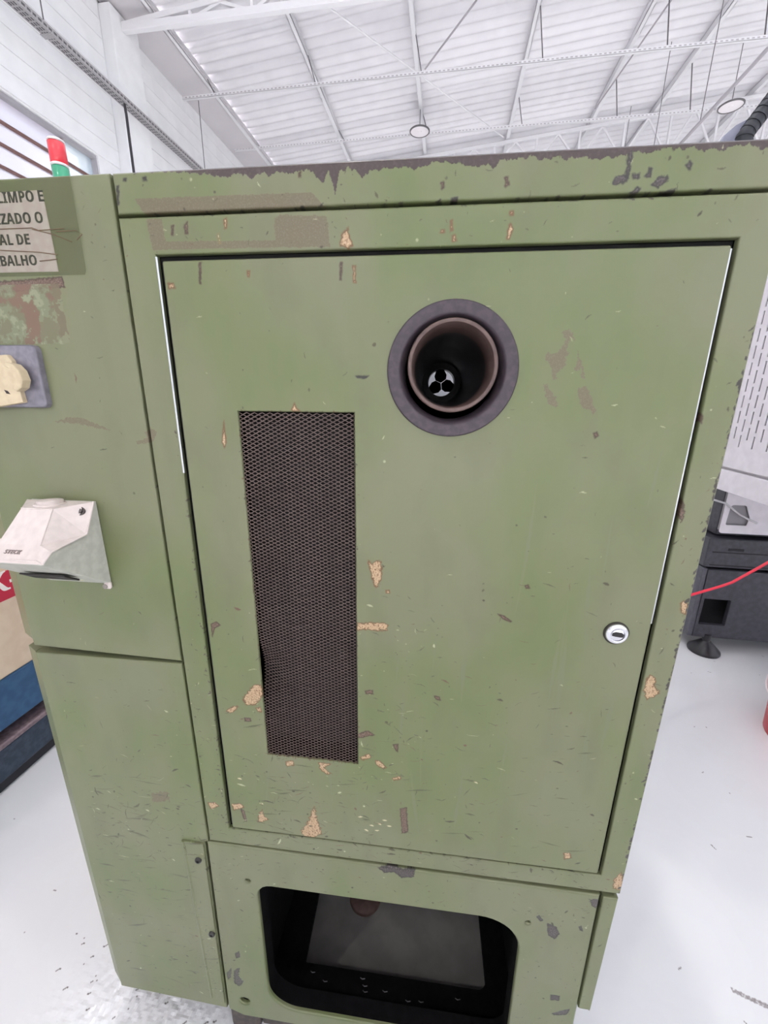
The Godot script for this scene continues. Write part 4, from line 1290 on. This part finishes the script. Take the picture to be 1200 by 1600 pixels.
	for q in [Vector3(1.243, 0, -1.860), Vector3(2.0, 0, -1.90), Vector3(1.25, 0, -2.9), Vector3(2.0, 0, -2.9)]:
		begin()
		xf = upright(q)
		lathe([Vector2(0.062, 0.0), Vector2(0.064, 0.006), Vector2(0.062, 0.014), Vector2(0.030, 0.046), Vector2(0.022, 0.054), Vector2(0.020, 0.056), Vector2(0.016, 0.058), Vector2(0.016, 0.09), Vector2(0.0, 0.09)], Vector3.ZERO, 36)
		xf = Transform3D()
		put("levelling_foot", mat(c8(40, 40, 44), 0.4), rm)
	begin()
	tube([Vector3(1.11, 0.735, -1.82), Vector3(1.165, 0.720, -1.828), Vector3(1.23, 0.672, -1.828), Vector3(1.30, 0.64, -1.83)], 0.004, 8)
	put("thin_cable", mat(c8(206, 204, 208), 0.5), rm)
	# cable duct arching over the top of that machine
	var cd := thing("cable_duct", "black corrugated cable duct curving up beside a grey bracket, behind the lathe's top right edge", "cable duct")
	begin()
	var path := Curve3D.new()
	path.add_point(Vector3(1.06, 1.80, -2.0)); path.add_point(Vector3(1.035, 2.075, -2.0), Vector3(0, -0.08, 0), Vector3(0.006, 0.06, 0)); path.add_point(Vector3(1.125, 2.215, -2.0), Vector3(-0.05, -0.04, 0), Vector3(0.06, 0.05, 0)); path.add_point(Vector3(1.45, 2.26, -2.0), Vector3(-0.15, 0, 0), Vector3.ZERO)
	var tl := path.get_baked_length()
	var ringed := []
	for k in 70:
		ringed.append(path.sample_baked(tl * k / 69.0))
	tube(ringed, 0.026, 14)
	for k in range(0, 68):
		if k % 2 == 0: tube([ringed[k], ringed[k] + (ringed[k + 1] - ringed[k]) * 0.9], 0.0285, 14)
	put("corrugated_hose", mat(c8(32, 36, 44), 0.5), cd)
	begin()
	var keep := Transform3D(Basis(), Vector3(0, 0, -2.06))
	xf = keep
	plate(PackedVector2Array([Vector2(0.955, 1.80), Vector2(1.01, 1.80), Vector2(1.04, 2.08), Vector2(1.075, 2.16), Vector2(1.03, 2.14), Vector2(0.995, 2.11), Vector2(0.972, 2.06)]), [], 0.0, 0.012, 0.002)
	xf = Transform3D()
	put("grey_bracket", mat(c8(150, 152, 170), 0.45), cd)
	# red hose
	begin()
	var hp := Curve3D.new()
	hp.add_point(Vector3(0.312, 0.43, -0.95), Vector3.ZERO, Vector3(0.12, -0.03, -0.12)); hp.add_point(Vector3(0.926, 0.450, -1.5), Vector3(-0.12, -0.01, 0), Vector3(0.07, 0.008, 0)); hp.add_point(Vector3(1.032, 0.500, -1.5), Vector3(-0.04, -0.022, 0), Vector3(0.04, 0.026, 0)); hp.add_point(Vector3(1.133, 0.589, -1.5), Vector3(-0.03, -0.03, 0), Vector3(0.03, 0.03, 0)); hp.add_point(Vector3(1.30, 0.775, -1.5), Vector3(-0.06, -0.07, 0), Vector3.ZERO)
	var pts := []
	for k in 40: pts.append(hp.sample_baked(hp.get_baked_length() * k / 39.0))
	tube(pts, 0.0048, 12)
	var ho := thing("air_hose", "thin red air hose hanging across the charcoal machine base", "hose")
	put("hose_run", mat(c8(222, 40, 66), 0.4), ho)
	# red bucket
	var bk := thing("bucket", "red plastic bucket with a thin white handle at the right edge of the floor", "bucket", Vector3(1.298, 0, -1.33))
	begin()
	xf = upright(Vector3.ZERO)
	lathe([Vector2(0.0, 0.0), Vector2(0.128, 0.0), Vector2(0.130, 0.004), Vector2(0.142, 0.235), Vector2(0.149, 0.238), Vector2(0.149, 0.25), Vector2(0.138, 0.25), Vector2(0.125, 0.01), Vector2(0.0, 0.008)], Vector3.ZERO, 40)
	xf = Transform3D()
	put("pail", mat(c8(204, 52, 66), 0.35), bk)
	begin()
	var hd := []
	for k in 17:
		var t := PI * k / 16.0
		hd.append(Vector3(-0.150 * sin(t) - 0.004, 0.228 - 0.07 * sin(t), 0.150 * cos(t)))
	tube(hd, 0.003, 8)
	put("handle", mat(c8(232, 226, 228), 0.4), bk)
	# round steel pad on the floor under the lathe
	var pd := thing("levelling_pad", "round brown steel pad on the floor under the lathe base", "pad", Vector3(-0.1338, 0, -0.653))
	begin()
	xf = upright(Vector3.ZERO)
	lathe([Vector2(0.036, 0.0), Vector2(0.036, 0.010), Vector2(0.034, 0.012), Vector2(0.008, 0.012), Vector2(0.007, 0.008), Vector2(0.0, 0.008)], Vector3.ZERO, 40)
	xf = Transform3D()
	put("disc", noisy(c8(92, 74, 68), c8(110, 88, 80), 0.05, 6.0, 0.6, 98), pd)

# ---------------------------------------------------------------- under the roof
func lamp(at: Vector3, top: float, label: String, shown := true) -> void:
	var l := thing("high_bay_lamp", label, "ceiling lamp", at, "round high bay lamps under the roof")
	begin()
	xf = upright(Vector3.ZERO)
	lathe([Vector2(0.172, -0.012), Vector2(0.176, -0.008), Vector2(0.176, 0.006), Vector2(0.168, 0.012), Vector2(0.07, 0.022), Vector2(0.06, 0.045), Vector2(0.02, 0.05), Vector2(0.0, 0.05)], Vector3.ZERO, 40)
	lathe([Vector2(0.158, -0.004), Vector2(0.158, -0.012), Vector2(0.172, -0.012)], Vector3.ZERO, 40)
	xf = Transform3D()
	put("housing", mat(c8(108, 106, 108), 0.5), l, "dark rim housing")
	begin()
	xf = upright(Vector3.ZERO)
	lathe([Vector2(0.0, -0.016), Vector2(0.030, -0.014), Vector2(0.034, -0.006), Vector2(0.158, -0.005)], Vector3.ZERO, 40)
	xf = Transform3D()
	var lens := mat(c8(214, 208, 214), 0.35)
	lens.emission_enabled = true
	lens.emission = c8(255, 250, 252)
	lens.emission_energy_multiplier = 0.25
	put("lens", lens, l, "pale round lens")
	begin()
	tube([Vector3(0, 0.05, 0), Vector3(0, top - at.y, 0)], 0.006, 8)
	put("hanger", mat(c8(120, 118, 120), 0.5), l)
	var a := SpotLight3D.new()
	a.name = "lamp_light"
	a.light_color = Color(1.0, 0.985, 0.98)
	a.light_energy = 6.0
	a.light_size = 0.14
	a.spot_angle = 75
	a.spot_angle_attenuation = 0.6
	a.spot_range = 40
	a.spot_attenuation = 2.0
	a.shadow_enabled = true
	a.rotation.x = -PI / 2
	a.position = Vector3(0, -0.03, 0)
	l.add_child(a)

func build_overhead() -> void:
	var pale := mat(c8(241, 240, 244), 0.5)
	var dim := mat(c8(176, 172, 178), 0.5)
	var gal := noisy(c8(150, 148, 150), c8(186, 184, 186), 0.06, 6.0, 0.45, 101)
	var rod := mat(c8(104, 100, 104), 0.6)
	# perforated conduit rails hung across the hall
	var n := 0
	for c in [[5.484, -7.14, -4.25], [5.66, -8.85, -4.3]]:
		n += 1
		var r := thing("conduit_rail", ["slotted white conduit rail hung across the hall, the nearer of two above the lathe", "slotted white conduit rail behind the round lamps, low over the lathe's top edge"][n - 1], "conduit rail", Vector3.ZERO, "slotted conduit rails under the roof")
		begin()
		box(Vector3(c[2], c[0], c[1] - 0.019), Vector3(11.9, c[0] + 0.003, c[1] + 0.019))
		box(Vector3(c[2], c[0], c[1] - 0.019), Vector3(11.9, c[0] + 0.038, c[1] - 0.016)); box(Vector3(c[2], c[0], c[1] + 0.016), Vector3(11.9, c[0] + 0.038, c[1] + 0.019))
		put("channel", pale, r)
		begin()
		var x: float = c[2] + 0.05
		while x < 6.0:
			box(Vector3(x, c[0] + 0.012, c[1] + 0.0185), Vector3(x + 0.03, c[0] + 0.026, c[1] + 0.0195))
			x += 0.06
		put("punched_slot", mat(c8(196, 192, 197), 0.7), r).set_meta("kind", "stuff")
		for hx in [-3.84, -2.26, -0.72, 0.91, 2.45, 3.57, 5.2, 6.8, 8.4]:
			begin()
			bar(Vector3(hx + 0.12, c[0] + 0.03, c[1]), Vector3(hx + 0.02, roof_y(hx) + 0.05, c[1]), 0.012, 0.012)
			put("hanger_rod", rod, r)
	# cable tray along the left wall
	var ct := thing("cable_tray", "long perforated grey cable tray hung along the white left wall", "cable tray")
	begin()
	box(Vector3(-4.25, 4.63, -14), Vector3(-4.14, 4.633, 6))
	box(Vector3(-4.25, 4.63, -14), Vector3(-4.247, 4.69, 6)); box(Vector3(-4.143, 4.63, -14), Vector3(-4.14, 4.69, 6))
	put("tray_channel", gal, ct)
	begin()
	var z := -12.0
	while z < -3.0:
		for q in [-4.232, -4.205, -4.178]:
			box(Vector3(q, 4.6285, z), Vector3(q + 0.014, 4.631, z + 0.035))
		box(Vector3(-4.1405, 4.648, z), Vector3(-4.1385, 4.668, z + 0.035))
		z += 0.055
	put("tray_hole", mat(c8(92, 90, 94), 0.7), ct).set_meta("kind", "stuff")
	for q in [-10.4, -7.5, -4.67, -1.8]:
		begin()
		tube([Vector3(-4.2, 4.65, q), Vector3(-4.2, 5.70, q)], 0.006, 6)
		put("hanger_rod", rod, ct)
	begin()
	box(Vector3(-4.26, 4.622, -4.72), Vector3(-4.13, 4.63, -4.66))
	put("tray_clamp", gal, ct)
	begin()
	box(Vector3(-4.26, 4.622, -7.55), Vector3(-4.13, 4.63, -7.49))
	put("tray_clamp", gal, ct)
	begin()
	tube([Vector3(-4.16, 4.60, -5.66), Vector3(-4.13, 4.56, -5.62), Vector3(-4.11, 4.46, -5.60), Vector3(-4.105, 4.2, -5.59), Vector3(-4.10, 3.3, -5.58)], 0.016, 10)
	var dp := thing("drop_pipe", "black conduit pipe dropping from the cable tray beside the white pilaster", "pipe")
	put("pipe_run", mat(c8(52, 50, 54), 0.5), dp)
	# roof trusses
	var lab := ["pale steel roof truss meeting the left wall above the cable tray", "pale steel roof truss far behind the round lamps, just over the lathe's top edge"]
	var k := 0
	for t in [[-5.95, 5.53, -4.25], [-10.0, 5.62, -4.25]]:
		var tr := thing("roof_truss", lab[k], "roof truss", Vector3.ZERO, "pale steel roof trusses")
		k += 1
		begin()
		bar(Vector3(t[2], t[1], t[0]), Vector3(11.9, t[1], t[0]), 0.07, 0.075, 0.004)
		put("bottom_chord", pale, tr)
		begin()
		bar(Vector3(t[2], roof_y(t[2]) - 0.06, t[0]), Vector3(11.9, roof_y(11.9) - 0.06, t[0]), 0.06, 0.06, 0.004)
		put("top_chord", pale, tr)
		var x: float = t[2] + 0.12
		while x < 11.5:
			begin()
			bar(Vector3(x, t[1], t[0]), Vector3(x, roof_y(x) - 0.06, t[0]), 0.04, 0.04, 0.003, Vector3.BACK)
			put("post", pale, tr)
			begin()
			var h: float = roof_y(x + 0.4) - 0.08
			bar(Vector3(x, t[1], t[0]), Vector3(x + 0.4, h, t[0]), 0.035, 0.035, 0.003, Vector3.BACK)
			bar(Vector3(x + 0.4, h, t[0]), Vector3(x + 0.8, t[1], t[0]), 0.035, 0.035, 0.003, Vector3.BACK)
			put("diagonal", pale, tr)
			x += 0.8
	# crossed tie rods under the purlins
	var rods := [[Vector3(-1.7222, 5.74, -6.2724), Vector3(0.7902, 5.96, -9.6828), "long white roof tie rod crossing the lamp's left side", pale], [Vector3(0.104, 5.9, -6.6856), Vector3(-0.5907, 5.86, -7.6396), "short grey roof tie rod above the round lamp", dim], [Vector3(2.593, 6.1, -7.3148), Vector3(2.3283, 6.1, -9.3501), "grey roof tie rod running beside the right purlin", dim]]
	for q in rods:
		var tie := thing("tie_rod", q[2], "tie rod", Vector3.ZERO, "slim tie rods under the roof sheets")
		begin()
		tube([q[0], q[1]], 0.011, 8)
		put("rod", q[3], tie)
	var pipe := thing("ceiling_pipe", "straight grey pipe running away under the roof, left of the far round lamp", "pipe")
	begin()
	tube([Vector3(3.0, 4.534, -4.5), Vector3(2.99, 4.534, -12.0)], 0.020, 10)
	put("pipe_run", mat(c8(176, 172, 178), 0.4), pipe)
	for q in [-6.85, -8.25, -9.65]:
		begin()
		tube([Vector3(2.995, 4.55, q), Vector3(3.02, 6.25, q)], 0.005, 6)
		put("hanger_rod", rod, pipe)
	lamp(Vector3(-0.73, 5.624, -8.65), roof_y(-0.73), "round lamp hanging under the roof, above the middle of the lathe")
	lamp(Vector3(4.207, 5.624, -8.68), roof_y(4.207) + 0.1, "round lamp near the grey ceiling pipe, over the lathe's right corner")
	lamp(Vector3(-0.73, 5.6, -1.5), roof_y(-0.73), "added unseen round lamp hanging almost above the viewer")  # this and the next two are unseen lamps added to brighten the floor
	lamp(Vector3(3.15, 5.7, 0.5), roof_y(3.15), "added unseen round lamp hanging behind the viewer on the right")
	lamp(Vector3(-2.3, 5.5, 2.5), roof_y(-2.3), "added unseen round lamp hanging behind the viewer on the left")
